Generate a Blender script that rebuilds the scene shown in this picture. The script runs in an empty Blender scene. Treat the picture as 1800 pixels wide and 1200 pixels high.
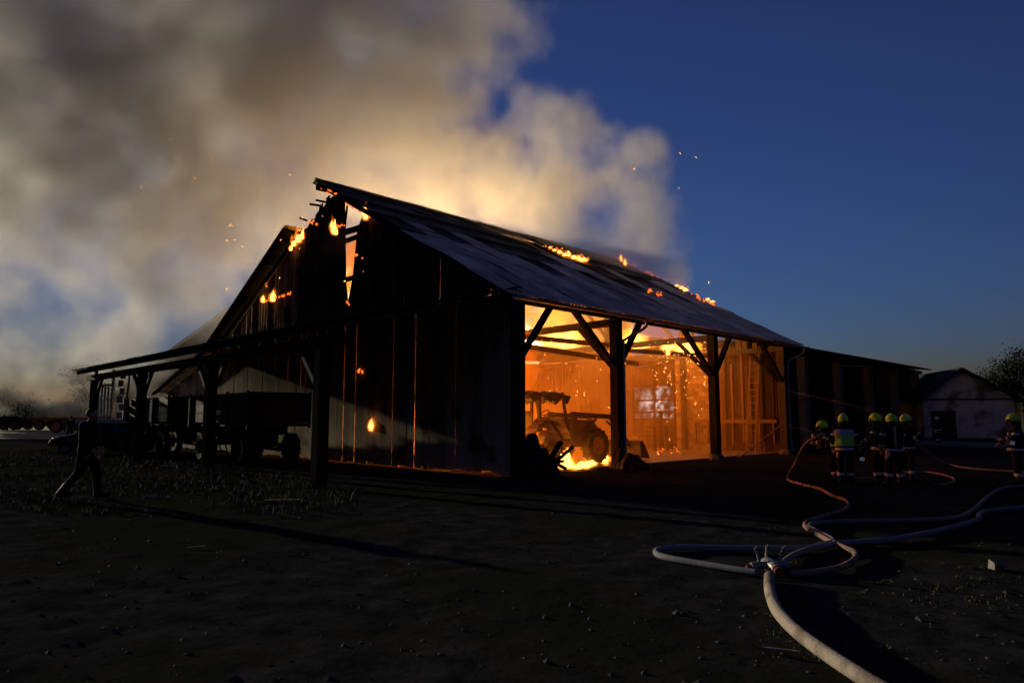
import bpy, bmesh, math, random
from mathutils import Vector, Matrix, noise
random.seed(7)
PI = math.pi
sc = bpy.context.scene
col = sc.collection
# ------------------------------------------------------------------ camera
CH = 1.65
cam = bpy.data.cameras.new('camera'); cam_o = bpy.data.objects.new('camera', cam); col.objects.link(cam_o)
cam.sensor_width = 36; cam.lens = 24; cam.clip_start = 0.1; cam.clip_end = 3000
PITCH = math.atan(135/1200)
cam_o.location = (0, 0, CH); cam_o.rotation_euler = (PI/2 + PITCH, 0, 0)
sc.camera = cam_o
# ------------------------------------------------------------------ sky, sun, exposure
world = bpy.data.worlds.new('World'); sc.world = world; world.use_nodes = True
wn = world.node_tree; bg = wn.nodes['Background']
sky = wn.nodes.new('ShaderNodeTexSky'); sky.sky_type = 'NISHITA'; sky.sun_disc = False
sky.sun_elevation = math.radians(-2.0); sky.sun_rotation = math.radians(350); sky.ozone_density = 3.6
wn.links.new(sky.outputs[0], bg.inputs[0]); bg.inputs[1].default_value = 0.14
sun = bpy.data.lights.new('sun', 'SUN'); sun_o = bpy.data.objects.new('sun', sun); col.objects.link(sun_o)
SUN_DIR = Vector((0.80, -0.60, -math.tan(math.radians(9.5)))).normalized()
sun_o.rotation_euler = SUN_DIR.to_track_quat('-Z', 'Y').to_euler(); sun_o.location = (-60, 40, 12)
sun.energy = 0.6; sun.angle = math.radians(0.8); sun.color = (1.0, 0.85, 0.60)
vs = sc.view_settings; vs.view_transform = 'Standard'; vs.look = 'None'; vs.gamma = 1; vs.exposure = 2.2
try: vs.use_curve_mapping = False
except Exception: pass
cy = sc.cycles
cy.use_denoising = True
try: cy.denoiser = 'OPENIMAGEDENOISE'
except Exception: pass
cy.max_bounces = 5; cy.diffuse_bounces = 3; cy.glossy_bounces = 2; cy.volume_bounces = 2; cy.transparent_max_bounces = 12
cy.sample_clamp_indirect = 2.0; cy.volume_step_rate = 1.6; cy.volume_max_steps = 400
cy.caustics_reflective = False; cy.caustics_refractive = False

# ------------------------------------------------------------------ helpers: pixels of the 1800x1200 photo to places
SP, CP = math.sin(PITCH), math.cos(PITCH)
def ray(px, py):
    r = (px-900)/1200; u = (600-py)/1200
    return Vector((r, CP - SP*u, SP + CP*u))
def gp(px, py, z=0.0):
    d = ray(px, py); t = (z-CH)/d.z
    return Vector((d.x*t, d.y*t, z))
def at(px, py, t):
    return Vector((0, 0, CH)) + ray(px, py)*t
BO = Vector((0.08, 19.9, 0)); BA = math.radians(44.5)
BU = Vector((math.cos(BA), math.sin(BA), 0)); BV = Vector((-math.sin(BA), math.cos(BA), 0))
def on_plane(px, py, p0, n):
    d = ray(px, py); o = Vector((0, 0, CH))
    return o + d*((p0-o).dot(n)/d.dot(n))
def bl(p):                       # world -> barn local
    q = p-BO
    return Vector((q.dot(BU), q.dot(BV), q.z))
def bw(u, v, z): return BO + BU*u + BV*v + Vector((0, 0, z))
def on_u(px, py, u): return bl(on_plane(px, py, bw(u, 0, 0), BU))
def on_v(px, py, v): return bl(on_plane(px, py, bw(0, v, 0), BV))

# ------------------------------------------------------------------ materials
MATS = {}
def mat(name, color, rough=0.85, var=0.25, scale=3.0, stretch=(1, 1, 1), bump=0.0, metallic=0.0, rnd=0.0, spec=0.12, dark=None, dark_scale=0.6, dark_amt=0.5, detail=6, coords='Object'):
    m = bpy.data.materials.new(name); m.use_nodes = True; nt = m.node_tree; N, L = nt.nodes, nt.links
    b = N['Principled BSDF']; b.inputs['Roughness'].default_value = rough; b.inputs['Metallic'].default_value = metallic
    b.inputs['Specular IOR Level'].default_value = spec
    tc = N.new('ShaderNodeTexCoord'); mp = N.new('ShaderNodeMapping'); mp.inputs['Scale'].default_value = stretch
    L.new(tc.outputs[coords], mp.inputs['Vector'])
    vec = mp.outputs['Vector']
    if rnd:
        oi = N.new('ShaderNodeObjectInfo'); ad = N.new('ShaderNodeVectorMath'); ad.operation = 'MULTIPLY_ADD'
        cb = N.new('ShaderNodeCombineXYZ')
        for i in range(3): L.new(oi.outputs['Random'], cb.inputs[i])
        L.new(cb.outputs[0], ad.inputs[0]); ad.inputs[1].default_value = (37, 19, 53); L.new(vec, ad.inputs[2]); vec = ad.outputs[0]
    nz = N.new('ShaderNodeTexNoise'); nz.inputs['Scale'].default_value = scale; nz.inputs['Detail'].default_value = detail; nz.inputs['Roughness'].default_value = 0.65
    L.new(vec, nz.inputs['Vector'])
    mr = N.new('ShaderNodeMapRange'); mr.inputs[1].default_value = 0.3; mr.inputs[2].default_value = 0.7
    mr.inputs[3].default_value = 1-var; mr.inputs[4].default_value = 1+var
    L.new(nz.outputs['Fac'], mr.inputs[0]); val = mr.outputs[0]
    if rnd:
        m2 = N.new('ShaderNodeMapRange'); m2.inputs[3].default_value = 1-rnd; m2.inputs[4].default_value = 1+rnd
        L.new(oi.outputs['Random'], m2.inputs[0])
        mm = N.new('ShaderNodeMath'); mm.operation = 'MULTIPLY'; L.new(val, mm.inputs[0]); L.new(m2.outputs[0], mm.inputs[1]); val = mm.outputs[0]
    vm = N.new('ShaderNodeVectorMath'); vm.operation = 'SCALE'; vm.inputs[0].default_value = color[:3]; L.new(val, vm.inputs['Scale'])
    out = vm.outputs[0]
    if dark is not None:
        n2 = N.new('ShaderNodeTexNoise'); n2.inputs['Scale'].default_value = dark_scale; n2.inputs['Detail'].default_value = 5
        L.new(tc.outputs[coords], n2.inputs['Vector'])
        cr = N.new('ShaderNodeMapRange'); cr.inputs[1].default_value = 0.62-dark_amt*0.3; cr.inputs[2].default_value = 0.72-dark_amt*0.3
        L.new(n2.outputs['Fac'], cr.inputs[0])
        mx = N.new('ShaderNodeMix'); mx.data_type = 'RGBA'
        L.new(cr.outputs[0], mx.inputs[0]); L.new(out, mx.inputs[6]); mx.inputs[7].default_value = (*dark, 1); out = mx.outputs[2]
    L.new(out, b.inputs['Base Color'])
    if bump:
        bp = N.new('ShaderNodeBump'); bp.inputs['Strength'].default_value = bump; bp.inputs['Distance'].default_value = 0.03
        L.new(nz.outputs['Fac'], bp.inputs['Height']); L.new(bp.outputs[0], b.inputs['Normal'])
    MATS[name] = m
    return m
def emit_mat(name, color, strength, sampling=None):
    m = bpy.data.materials.new(name); m.use_nodes = True; nt = m.node_tree; N, L = nt.nodes, nt.links
    N.remove(N['Principled BSDF']); e = N.new('ShaderNodeEmission'); e.inputs[0].default_value = (*color, 1); e.inputs[1].default_value = strength
    L.new(e.outputs[0], N['Material Output'].inputs['Surface'])
    if sampling: m.cycles.emission_sampling = sampling
    MATS[name] = m; return m
def emit_vol(name, color, strength):
    m = bpy.data.materials.new(name); m.use_nodes = True; nt = m.node_tree; N, L = nt.nodes, nt.links
    N.remove(N['Principled BSDF']); e = N.new('ShaderNodeEmission'); e.inputs[0].default_value = (*color, 1); e.inputs[1].default_value = strength
    L.new(e.outputs[0], N['Material Output'].inputs['Volume']); MATS[name] = m; return m
W = (14, 14, 1.2)
mat('board', (0.13, 0.112, 0.09), 0.9, 0.5, 2.0, W, 0.35, rnd=0.4, spec=0.0, dark=(0.03, 0.027, 0.024), dark_scale=0.9, dark_amt=0.35)
mat('charred', (0.016, 0.014, 0.012), 0.95, 0.5, 3.0, W, 0.4, rnd=0.6, spec=0.0)
mat('timber', (0.05, 0.04, 0.03), 0.85, 0.4, 3.0, (4, 4, 4), 0.3, rnd=0.3)
mat('inner_board', (0.085, 0.05, 0.028), 0.85, 0.4, 2.5, W, 0.3, rnd=0.45)
mat('inner_pale', (0.2, 0.12, 0.065), 0.8, 0.25, 2.5, W, 0.2, rnd=0.2)
mat('masonry', (0.3, 0.22, 0.14), 0.9, 0.3, 4.0, (1, 1, 1), 0.5, rnd=0.35)
mat('roof_sheet', (0.68, 0.60, 0.49), 0.85, 0.35, 1.3, (1, 1, 1), 0.4, rnd=0.3, dark=(0.05, 0.045, 0.04), dark_scale=0.35, dark_amt=0.4)
mat('roof_sooty', (0.2, 0.17, 0.14), 0.9, 0.45, 1.3, (1, 1, 1), 0.5, rnd=0.4, dark=(0.02, 0.018, 0.017), dark_scale=0.5, dark_amt=0.7)
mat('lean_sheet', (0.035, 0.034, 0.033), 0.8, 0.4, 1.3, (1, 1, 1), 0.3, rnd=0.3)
mat('rafter', (0.22, 0.17, 0.12), 0.85, 0.35, 3.0, (4, 4, 4), 0.3, rnd=0.2)
mat('zinc', (0.32, 0.33, 0.34), 0.45, 0.2, 5.0, metallic=0.6)
mat('floor', (0.27, 0.22, 0.16), 0.38, 0.35, 1.5, bump=0.25, spec=0.4)
mat('board_lit', (0.30, 0.25, 0.17), 0.9, 0.35, 2.0, W, 0.35, rnd=0.3, dark=(0.08, 0.065, 0.05), dark_scale=0.9, dark_amt=0.2)  # paler copy of board: lamp light on the lower wall put into its colour
mat('ground', (0.028, 0.028, 0.0275), 1.0, 0.6, 2.6, bump=0.8, spec=0.0, dark=(0.022, 0.024, 0.015), dark_scale=0.25, dark_amt=0.5, detail=12)
mat('earth_pale', (0.42, 0.33, 0.19), 0.95, 0.35, 1.0, bump=0.5)
mat('pebble', (0.065, 0.064, 0.062), 0.9, 0.6, 9.0, coords='Object')
mat('grass', (0.065, 0.07, 0.025), 0.8, 0.6, 1.5)
mat('soot_metal', (0.03, 0.025, 0.022), 0.6, 0.5, 6.0, bump=0.3, metallic=0.2)
mat('rust_metal', (0.16, 0.08, 0.045), 0.7, 0.5, 7.0, bump=0.3)
mat('ash_panel', (0.2, 0.15, 0.10), 0.75, 0.35, 4.0, bump=0.2, dark=(0.05, 0.03, 0.02), dark_scale=1.5, dark_amt=0.4)
mat('rubber', (0.018, 0.017, 0.016), 0.8, 0.4, 8.0, bump=0.2)
mat('black_paint', (0.014, 0.014, 0.015), 0.6, 0.4, 4.0)
mat('car_paint', (0.008, 0.011, 0.010), 0.25, 0.15, 4.0, spec=0.5)
mat('glass_dark', (0.01, 0.011, 0.012), 0.08, 0.05, 4.0, spec=0.6)
mat('chrome', (0.75, 0.75, 0.73), 0.18, 0.05, 4.0, metallic=0.9)
mat('white_paint', (0.62, 0.6, 0.54), 0.7, 0.25, 5.0)
mat('trailer_green', (0.36, 0.43, 0.36), 0.7, 0.25, 2.0)
mat('trailer_red', (0.5, 0.17, 0.1), 0.7, 0.3, 4.0)
mat('wheel_rust', (0.2, 0.1, 0.07), 0.8, 0.3, 4.0)
mat('concrete', (0.11, 0.11, 0.105), 0.9, 0.25, 2.0, bump=0.3)
mat('plaster', (0.52, 0.53, 0.47), 0.95, 0.25, 0.9, bump=0.3, dark=(0.17, 0.14, 0.11), dark_scale=0.6, dark_amt=0.4)
mat('dark_roof', (0.04, 0.038, 0.037), 0.9, 0.3, 2.0, bump=0.3)
mat('grey_wall', (0.22, 0.23, 0.22), 0.9, 0.25, 1.2, (3, 3, .6))
mat('bark', (0.05, 0.042, 0.035), 0.95, 0.3, 4.0, bump=0.4)
mat('leaf', (0.03, 0.04, 0.02), 0.9, 0.5, 0.8)
mat('hose_canvas', (0.46, 0.39, 0.32), 0.9, 0.22, 45.0, bump=0.5, dark=(0.26, 0.21, 0.17), dark_scale=3.0, dark_amt=.45)
mat('hose_grey', (0.22, 0.205, 0.18), 0.8, 0.2, 25.0, bump=0.2)
mat('hose_blue', (0.22, 0.235, 0.27), 0.75, 0.2, 25.0, bump=0.2)
mat('hose_red', (0.30, 0.17, 0.14), 0.85, 0.25, 25.0, bump=0.3, dark=(0.1, 0.08, 0.07), dark_scale=2.5, dark_amt=.4)
mat('binding_red', (0.3, 0.035, 0.025), 0.6, 0.15, 10.0)
mat('alloy', (0.3, 0.29, 0.27), 0.5, 0.4, 12.0, metallic=0.5)
mat('turnout', (0.012, 0.013, 0.018), 0.9, 0.3, 10.0, bump=0.2)
mat('clothes_black', (0.007, 0.007, 0.009), 0.9, 0.3, 10.0)
mat('skin', (0.4, 0.26, 0.19), 0.6, 0.1, 10.0)
mat('hair', (0.03, 0.022, 0.016), 0.7, 0.3, 30.0)
mat('helmet_lime', (0.56, 0.95, 0.05), 0.4, 0.1, 5.0, spec=0.4)
mat('helmet_white', (0.6, 0.62, 0.62), 0.4, 0.1, 5.0)
mat('vest_lime', (0.45, 0.95, 0.14), 0.75, 0.12, 9.0)
mat('reflective', (0.62, 0.62, 0.55), 0.5, 0.12, 9.0)
mat('reflective_blue', (0.4, 0.42, 0.58), 0.5, 0.12, 9.0)
mat('glove', (0.5, 0.36, 0.22), 0.8, 0.2, 9.0)
mat('boot', (0.012, 0.012, 0.012), 0.6, 0.2, 9.0)
mat('red_cloth', (0.42, 0.07, 0.06), 0.85, 0.2, 9.0)
mat('jeans_pale', (0.3, 0.3, 0.32), 0.9, 0.2, 9.0)
mat('paper', (0.3, 0.26, 0.23), 0.8, 0.1, 9.0)
FIRE = (1.0, 0.28, 0.022); HOT = (1.0, 0.63, 0.25)
emit_mat('roof_core', FIRE, 4.0); emit_mat('flame_core', FIRE, 25.0); emit_vol('flame_halo', (1.0, 0.24, 0.02), 0.7)
emit_mat('flame_small', (1.0, 0.30, 0.045), 1.6, 'NONE'); emit_vol('flame_small_halo', (1.0, 0.20, 0.012), 1.0)
emit_mat('blaze_core', HOT, 28.0); emit_vol('blaze_halo', HOT, 1.0)
emit_mat('ember', (1.0, 0.15, 0.015), 0.4, 'NONE'); emit_mat('spark', (1.0, 0.36, 0.08), 0.9, 'NONE')
emit_mat('lamp_lavender', (0.40, 0.40, 0.75), 0.026, 'NONE'); emit_mat('flood_glass', (0.95, 0.97, 1.0), 3.0); emit_mat('headlamp', (1, 0.95, 0.8), 0.5, 'NONE')

# ------------------------------------------------------------------ mesh builder
class MB:
    def __init__(s): s.v = []; s.f = []; s.mi = []
    def add(s, vs, fs, mi=0):
        n = len(s.v); s.v += [Vector(p) for p in vs]; s.f += [[i+n for i in f] for f in fs]; s.mi += [mi]*len(fs); return s
    def box(s, x0, x1, y0, y1, z0, z1, mi=0):
        return s.add([(x, y, z) for z in (z0, z1) for y in (y0, y1) for x in (x0, x1)], [(0, 2, 3, 1), (4, 5, 7, 6), (0, 1, 5, 4), (2, 6, 7, 3), (0, 4, 6, 2), (1, 3, 7, 5)], mi)
    def beam(s, p0, p1, w, h, up=(0, 0, 1), mi=0):
        p0 = Vector(p0); p1 = Vector(p1); d = (p1-p0).normalized(); up = Vector(up)
        a = d.cross(up)
        if a.length < 1e-3: a = d.cross(Vector((1, 0, 0)))
        a.normalize(); b = a.cross(d).normalized(); vs = []
        for p in (p0, p1):
            for x, y in ((-1, -1), (1, -1), (1, 1), (-1, 1)): vs.append(p + a*(x*w/2) + b*(y*h/2))
        return s.add(vs, [(3, 2, 1, 0), (4, 5, 6, 7), (0, 1, 5, 4), (1, 2, 6, 5), (2, 3, 7, 6), (3, 0, 4, 7)], mi)
    def tube(s, pts, r, n=8, closed_ends=True, mi=0):
        pts = [Vector(p) for p in pts]; rs = r if isinstance(r, (list, tuple)) else [r]*len(pts)
        vs = []; fs = []; a = None
        for i, p in enumerate(pts):
            d = (pts[min(i+1, len(pts)-1)] - pts[max(i-1, 0)]).normalized()
            if a is None: a = d.cross(Vector((0, 0, 1)) if abs(d.z) < .9 else Vector((1, 0, 0))).normalized()
            else: a = (a - d*a.dot(d)).normalized()
            b = d.cross(a)
            for k in range(n):
                t = 2*PI*k/n; vs.append(p + (a*math.cos(t)+b*math.sin(t))*rs[i])
        for i in range(len(pts)-1):
            for k in range(n):
                fs.append((i*n+k, i*n+(k+1) % n, (i+1)*n+(k+1) % n, (i+1)*n+k))
        if closed_ends:
            fs.append(tuple(range(n))[::-1]); fs.append(tuple((len(pts)-1)*n+k for k in range(n)))
        return s.add(vs, fs, mi)
    def lathe(s, prof, origin=(0, 0, 0), axis='z', n=20, mi=0, caps=True):
        vs = []; fs = []; o = Vector(origin)
        for r, h in prof:
            for k in range(n):
                t = 2*PI*k/n; c, q = r*math.cos(t), r*math.sin(t)
                vs.append(o + Vector({'z': (c, q, h), 'y': (c, h, q), 'x': (h, c, q)}[axis]))
        m = len(prof)
        for i in range(m-1):
            for k in range(n): fs.append((i*n+k, i*n+(k+1) % n, (i+1)*n+(k+1) % n, (i+1)*n+k))
        if caps: fs.append(tuple(range(n))[::-1]); fs.append(tuple((m-1)*n+k for k in range(n)))
        return s.add(vs, fs, mi)
    def rings(s, rings, n=16, mi=0, caps=True):       # rings: (center, rx, ry) stacked roughly in z
        vs = []; fs = []
        for c, rx, ry in rings:
            for k in range(n):
                t = 2*PI*k/n; vs.append(Vector(c)+Vector((rx*math.cos(t), ry*math.sin(t), 0)))
        m = len(rings)
        for i in range(m-1):
            for k in range(n): fs.append((i*n+k, i*n+(k+1) % n, (i+1)*n+(k+1) % n, (i+1)*n+k))
        if caps: fs.append(tuple(range(n))[::-1]); fs.append(tuple((m-1)*n+k for k in range(n)))
        return s.add(vs, fs, mi)
    def capsule(s, p0, p1, r0, r1, n=10):
        p0 = Vector(p0); p1 = Vector(p1); d = p1-p0; L = d.length
        if L < 1e-5: d = Vector((0, 0, 1))
        d.normalize(); pts = []; rs = []
        for k in range(4): t = PI/2*(k/4); pts.append(p0 - d*r0*math.cos(t)); rs.append(max(r0*math.sin(t), r0*.02))
        pts.append(p0); rs.append(r0); pts.append(p1); rs.append(r1)
        for k in range(3, -1, -1): t = PI/2*(k/4); pts.append(p1 + d*r1*math.cos(t)); rs.append(max(r1*math.sin(t), r1*.02))
        return s.tube(pts, rs, n)
    def prism(s, prof, y0, y1, mi=0):                 # profile in xz, extruded along y
        n = len(prof)
        vs = [(x, y0, z) for x, z in prof]+[(x, y1, z) for x, z in prof]
        fs = [tuple(range(n)), tuple(range(2*n-1, n-1, -1))]+[(i, i+n, (i+1) % n+n, (i+1) % n) for i in range(n)]
        return s.add(vs, fs, mi)
    def mesh(s, name, mats, smooth=False):
        me = bpy.data.meshes.new(name); me.from_pydata([tuple(p) for p in s.v], [], s.f)
        for m in (mats if isinstance(mats, (list, tuple)) else [mats]): me.materials.append(MATS[m])
        if any(s.mi): me.polygons.foreach_set('material_index', s.mi)
        bm = bmesh.new(); bm.from_mesh(me); bmesh.ops.recalc_face_normals(bm, faces=bm.faces); bm.to_mesh(me); bm.free()
        if smooth: me.polygons.foreach_set('use_smooth', [True]*len(me.polygons))
        me.update(); return me
def link(name, me, parent=None, loc=None, rot=None):
    o = bpy.data.objects.new(name, me); col.objects.link(o)
    if parent: o.parent = parent
    if loc is not None: o.location = loc
    if rot is not None: o.rotation_euler = rot
    return o
def obj(name, mb, m, parent=None, smooth=False, loc=None, rot=None): return link(name, mb.mesh(name, m, smooth), parent, loc, rot)
def tag(o, label=None, cat=None, group=None, kind=None):
    for k, v in (('label', label), ('category', cat), ('group', group), ('kind', kind)):
        if v: o[k] = v
    return o
def thing(name, label, cat, loc=(0, 0, 0), rz=0, group=None):
    return tag(link(name, None, None, loc, (0, 0, rz)), label, cat, group)
def copy_tree(o, parent=None, loc=None, rz=None, **kw):
    c = o.copy(); col.objects.link(c); c.parent = parent
    if loc is not None: c.location = loc
    if rz is not None: c.rotation_euler = (0, 0, rz)
    tag(c, **kw)
    for ch in list(o.children): copy_tree(ch, c)
    return c
def spline(pts, n=8):
    pts = [Vector(p) for p in pts]; out = []
    for i in range(len(pts)-1):
        p0 = pts[max(i-1, 0)]; p1 = pts[i]; p2 = pts[i+1]; p3 = pts[min(i+2, len(pts)-1)]
        for k in range(n):
            t = k/n
            out.append(0.5*((2*p1)+(p2-p0)*t+(2*p0-5*p1+4*p2-p3)*t*t+(3*p1-p0-3*p2+p3)*t**3))
    out.append(pts[-1]); return out
def remeshed(name, mb, mats, voxel, smooth_iter=4):
    me = mb.mesh(name+'_raw', mats); o = bpy.data.objects.new('tmp', me); col.objects.link(o)
    r = o.modifiers.new('r', 'REMESH'); r.mode = 'VOXEL'; r.voxel_size = voxel; r.use_smooth_shade = True
    s = o.modifiers.new('s', 'SMOOTH'); s.iterations = smooth_iter; s.factor = 0.5
    dg = bpy.context.evaluated_depsgraph_get(); dg.update()
    out = bpy.data.meshes.new_from_object(o.evaluated_get(dg), depsgraph=dg); out.name = name
    bpy.data.objects.remove(o); bpy.data.meshes.remove(me)
    out.materials.clear()
    for m in (mats if isinstance(mats, (list, tuple)) else [mats]): out.materials.append(MATS[m])
    out.polygons.foreach_set('use_smooth', [True]*len(out.polygons))
    return out
def R(a, b): return random.uniform(a, b)

# ================================================================== THE SETTING
def bank(x, y):                                        # low bank of earth at far left
    b = math.exp(-((y-56)/7.0)**2) if y < 56 else 1.0
    s = 1/(1+math.exp((x+27)/2.5)); s2 = 1/(1+math.exp((y-150)/20))
    return 0.55*b*s*s2
def gh(x, y):
    if abs(x) > 60 or y > 90 or y < -5: return bank(x, y)
    lo = noise.noise(Vector((x*.35, y*.35, 0)))*.028
    hi = noise.noise(Vector((x*1.7, y*1.7, 3)))*.02 + noise.noise(Vector((x*5, y*5, 9)))*.012
    q = bl(Vector((x, y, 0)))
    k = 0.15 if (-.4 < q.x < 19 and -.3 < q.y < 30) else 1.0
    return (lo+hi)*k - 0.02 + bank(x, y)
def graded(a, b, step, lo, hi, g=1.25):
    xs = []; x = a
    while x <= b: xs.append(x); x += step
    d = step; x = xs[-1]
    while x < hi: d *= g; x += d; xs.append(x)
    d = step; x = a
    while x > lo: d *= g; x -= d; xs.insert(0, x)
    return xs
XS = graded(-26, 18, .16, -900, 900); YS = graded(2.5, 32, .16, -120, 1500)
g = MB(); nx = len(XS)
g.v = [Vector((x, y, gh(x, y))) for y in YS for x in XS]
g.f = [(j*nx+i, j*nx+i+1, (j+1)*nx+i+1, (j+1)*nx+i) for j in range(len(YS)-1) for i in range(nx-1)]
g.mi = [0]*len(g.f)
for k, f in enumerate(g.f):
    c = g.v[f[0]]
    if c.x < -25 and 46 < c.y < 90: g.mi[k] = 1
tag(obj('ground', g, ['ground', 'earth_pale'], smooth=True), kind='structure')
# pale edge of the farm road in front of the far house
rd = MB(); p = [gp(1610, 781), gp(1905, 793), gp(1905, 783), gp(1625, 775)]
rd.add([q+Vector((0, 0, .06)) for q in p]+[q-Vector((0, 0, .1)) for q in p], [(0, 1, 2, 3), (0, 4, 5, 1), (1, 5, 6, 2), (2, 6, 7, 3), (3, 7, 4, 0)])
tag(obj('road', rd, 'concrete'), kind='structure')
# barn floor slab
fl = MB(); fl.box(0.25, 18.3, 0.3, 21.3, -.1, .05)
fo = obj('barn_floor', fl, 'floor', loc=BO, rot=(0, 0, BA)); tag(fo, kind='structure')

# pebbles and clods
pb = MB()
for i in range(2600):
    y = 3.0+26*(random.random()**1.6); x = R(-.85, .85)*y
    q = bl(Vector((x, y, 0)))
    if -.5 < q.x < 19 and -.3 < q.y: continue
    s = R(.008, .028)*(1.0 if random.random() < .93 else 1.9); z = gh(x, y)
    a = R(0, 6.28); k = R(.5, 1.0); h = R(.35, .8)
    ca, sa = math.cos(a)*s, math.sin(a)*s
    pb.add([(x+ca, y+sa, z), (x-sa*k, y+ca*k, z), (x-ca, y-sa, z), (x+sa*k, y-ca*k, z), (x+ca*.2, y+sa*.2, z+s*h), (x, y, z-s*.4)],
           [(0, 1, 4), (1, 2, 4), (2, 3, 4), (3, 0, 4), (1, 0, 5), (2, 1, 5), (3, 2, 5), (0, 3, 5)])
tag(obj('gravel', pb, 'pebble'), 'loose pebbles and clods strewn over the dark yard', 'gravel', kind='stuff')
# grass
gr = MB()
def tuft(x, y, h, n):
    z = gh(x, y)-.01
    for _ in range(n):
        a = R(0, 6.28); r = R(0, .09); bx, by = x+r*math.cos(a), y+r*math.sin(a); hh = h*R(.5, 1.2); w = R(.004, .009)
        lx, ly = R(-.6, .6)*hh, R(-.6, .6)*hh; t = R(0, 6.28); wx, wy = w*math.cos(t), w*math.sin(t)
        gr.add([(bx-wx, by-wy, z), (bx+wx, by+wy, z), (bx+lx*.45+wx*.7, by+ly*.45+wy*.7, z+hh*.65), (bx+lx*.45-wx*.7, by+ly*.45-wy*.7, z+hh*.65), (bx+lx, by+ly, z+hh*.95)],
               [(0, 1, 2, 3), (3, 2, 4)])
for i in range(6500):
    y = R(12.0, 36); x = -R(.18, .9)*y
    q = bl(Vector((x, y, 0)))
    d = noise.noise(Vector((x*.35, y*.35, 7)))
    if q.x > -5.0 and R(0, 1) > .12: continue
    if -x/y < .18+R(0, .22): continue
    if q.x < -11.5 and R(0, 1) > .22: continue
    if d < -.12 and R(0, 1) > .12: continue
    tuft(x, y, R(.05, .16) if q.x < -7 else R(.08, .26), 7)
for i in range(900):
    y = R(5.0, 14); x = R(.35, .85)*y
    if noise.noise(Vector((x*.5, y*.5, 2))) > .1: tuft(x, y, R(.015, .05), 8)
tag(obj('grass', gr, 'grass'), 'rough short grass along the lean-to posts', 'grass', kind='stuff')

# ================================================================== BARN
barn = thing('burning_barn', 'large burning timber barn with steep roof and open bays on its long side', 'barn', BO, BA)
VR, ZR, TS, LEN = 10.75, 11.3, 0.542, 18.5
NL = (0, -math.sin(math.atan(TS)), math.cos(math.atan(TS)))
def roofz(v): return ZR - TS*abs(v-VR)
def piece(name, m, mb, parent=barn, label=None, **k):
    o = obj(name, mb, m, parent, **k)
    if label: o['label'] = label
    return o
# ---- gable boards
rag_px = [(520, 436), (528, 430), (531, 392), (538, 385), (548, 372), (556, 366), (565, 352), (575, 349), (585, 341), (600, 338), (605, 345), (608, 352), (610, 520), (614, 530), (618, 500), (626, 470), (629, 408), (634, 392), (641, 374), (652, 372)]
rag = sorted([(q.y, q.z) for q in (on_u(px, py, 0) for px, py in rag_px)])
def top_of(v):
    t = roofz(v)-.22
    if rag[0][0] < v < rag[-1][0]:
        for (a, za), (b, zb) in zip(rag, rag[1:]):
            if a <= v <= b: return min(t, za+(zb-za)*(v-a)/max(b-a, 1e-4))
    if v > 13.2: return t
    return t
def outz(v): return 5.25-.262*(v-22.0)          # outshut roof on the far side
v = 0.1; i = 0
while v < 21.6:
    w = R(.22, .31); gap = (R(.018, .04) if random.random() < .6 else .005) if v < 8.3 else R(.0, .03)
    z0 = 5.35+R(-.05, .05)
    zt0, zt1 = top_of(v+.01), top_of(v+w-.01)
    jag = R(-.25, .06) if 8.4 < v < 13.3 else 0
    if max(zt0, zt1) > z0+.1:
        b = MB(); x0 = -.02-R(0, .012); x1 = x0-.028
        b.add([(x0, v, z0), (x0, v+w, z0), (x0, v+w, max(zt1+jag, z0+.05)), (x0, v, max(zt0+jag*R(.3, 1.2), z0+.05)), (x1, v, z0), (x1, v+w, z0), (x1, v+w, max(zt1+jag, z0+.05)), (x1, v, max(zt0+jag, z0+.05))],
              [(0, 1, 2, 3), (7, 6, 5, 4), (0, 4, 5, 1), (1, 5, 6, 2), (2, 6, 7, 3), (3, 7, 4, 0)])
        piece('gable_board', 'charred' if v < 13.2 else 'board', b)
    v += w+gap
v = 0.14
while v < 29.6:
    w = R(.36, .46); gap = R(.001, .006) if random.random() < .72 else R(.012, .026)
    zt = 5.30 if v < 21.6 else min(5.2, outz(v+w)-.1)
    b = MB(); x0 = -.045-R(0, .015); b.box(x0-.03, x0, v, v+w, R(.0, .09), zt-R(0, .03)); piece('wall_board', 'board_lit', b)
    v += w+gap
# girts behind the boards (dark bars crossing the slits)
for z, va, vb in ((5.32, .1, 21.6), (7.15, 3.9, 17.6), (8.75, 6.9, 14.6), (2.2, .1, 29.5), (.35, .1, 29.5)):
    piece('girt', 'charred', MB().box(.0, .14, va, vb, z-.08, z+.08))
q = on_u(607, 402, .1); q2 = on_u(660, 388, .1)
piece('collar_beam', 'charred', MB().beam((.1, q.y+1.2, q.z-.1), (.1, q2.y-.1, q2.z-.1), .16, .2))
# charred stubs at the broken peak
for px, py, px2, py2 in ((545, 359, 566, 362), (527, 383, 540, 388), (556, 352, 575, 356), (608, 345, 601, 372), (612, 350, 606, 400)):
    a = on_u(px, py, -.1); b = on_u(px2, py2, .1); piece('charred_stub', 'charred', MB().beam(a, b, .07, .09))
# gable studs (posts behind the boards)
for v in (.12, 4.2, 8.0, 13.5, 17.3, 21.4):
    zt = min(roofz(v)-.3, 9.6); piece('post', 'charred', MB().box(.0, .2, v-.1, v+.1, 0, zt))
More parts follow.
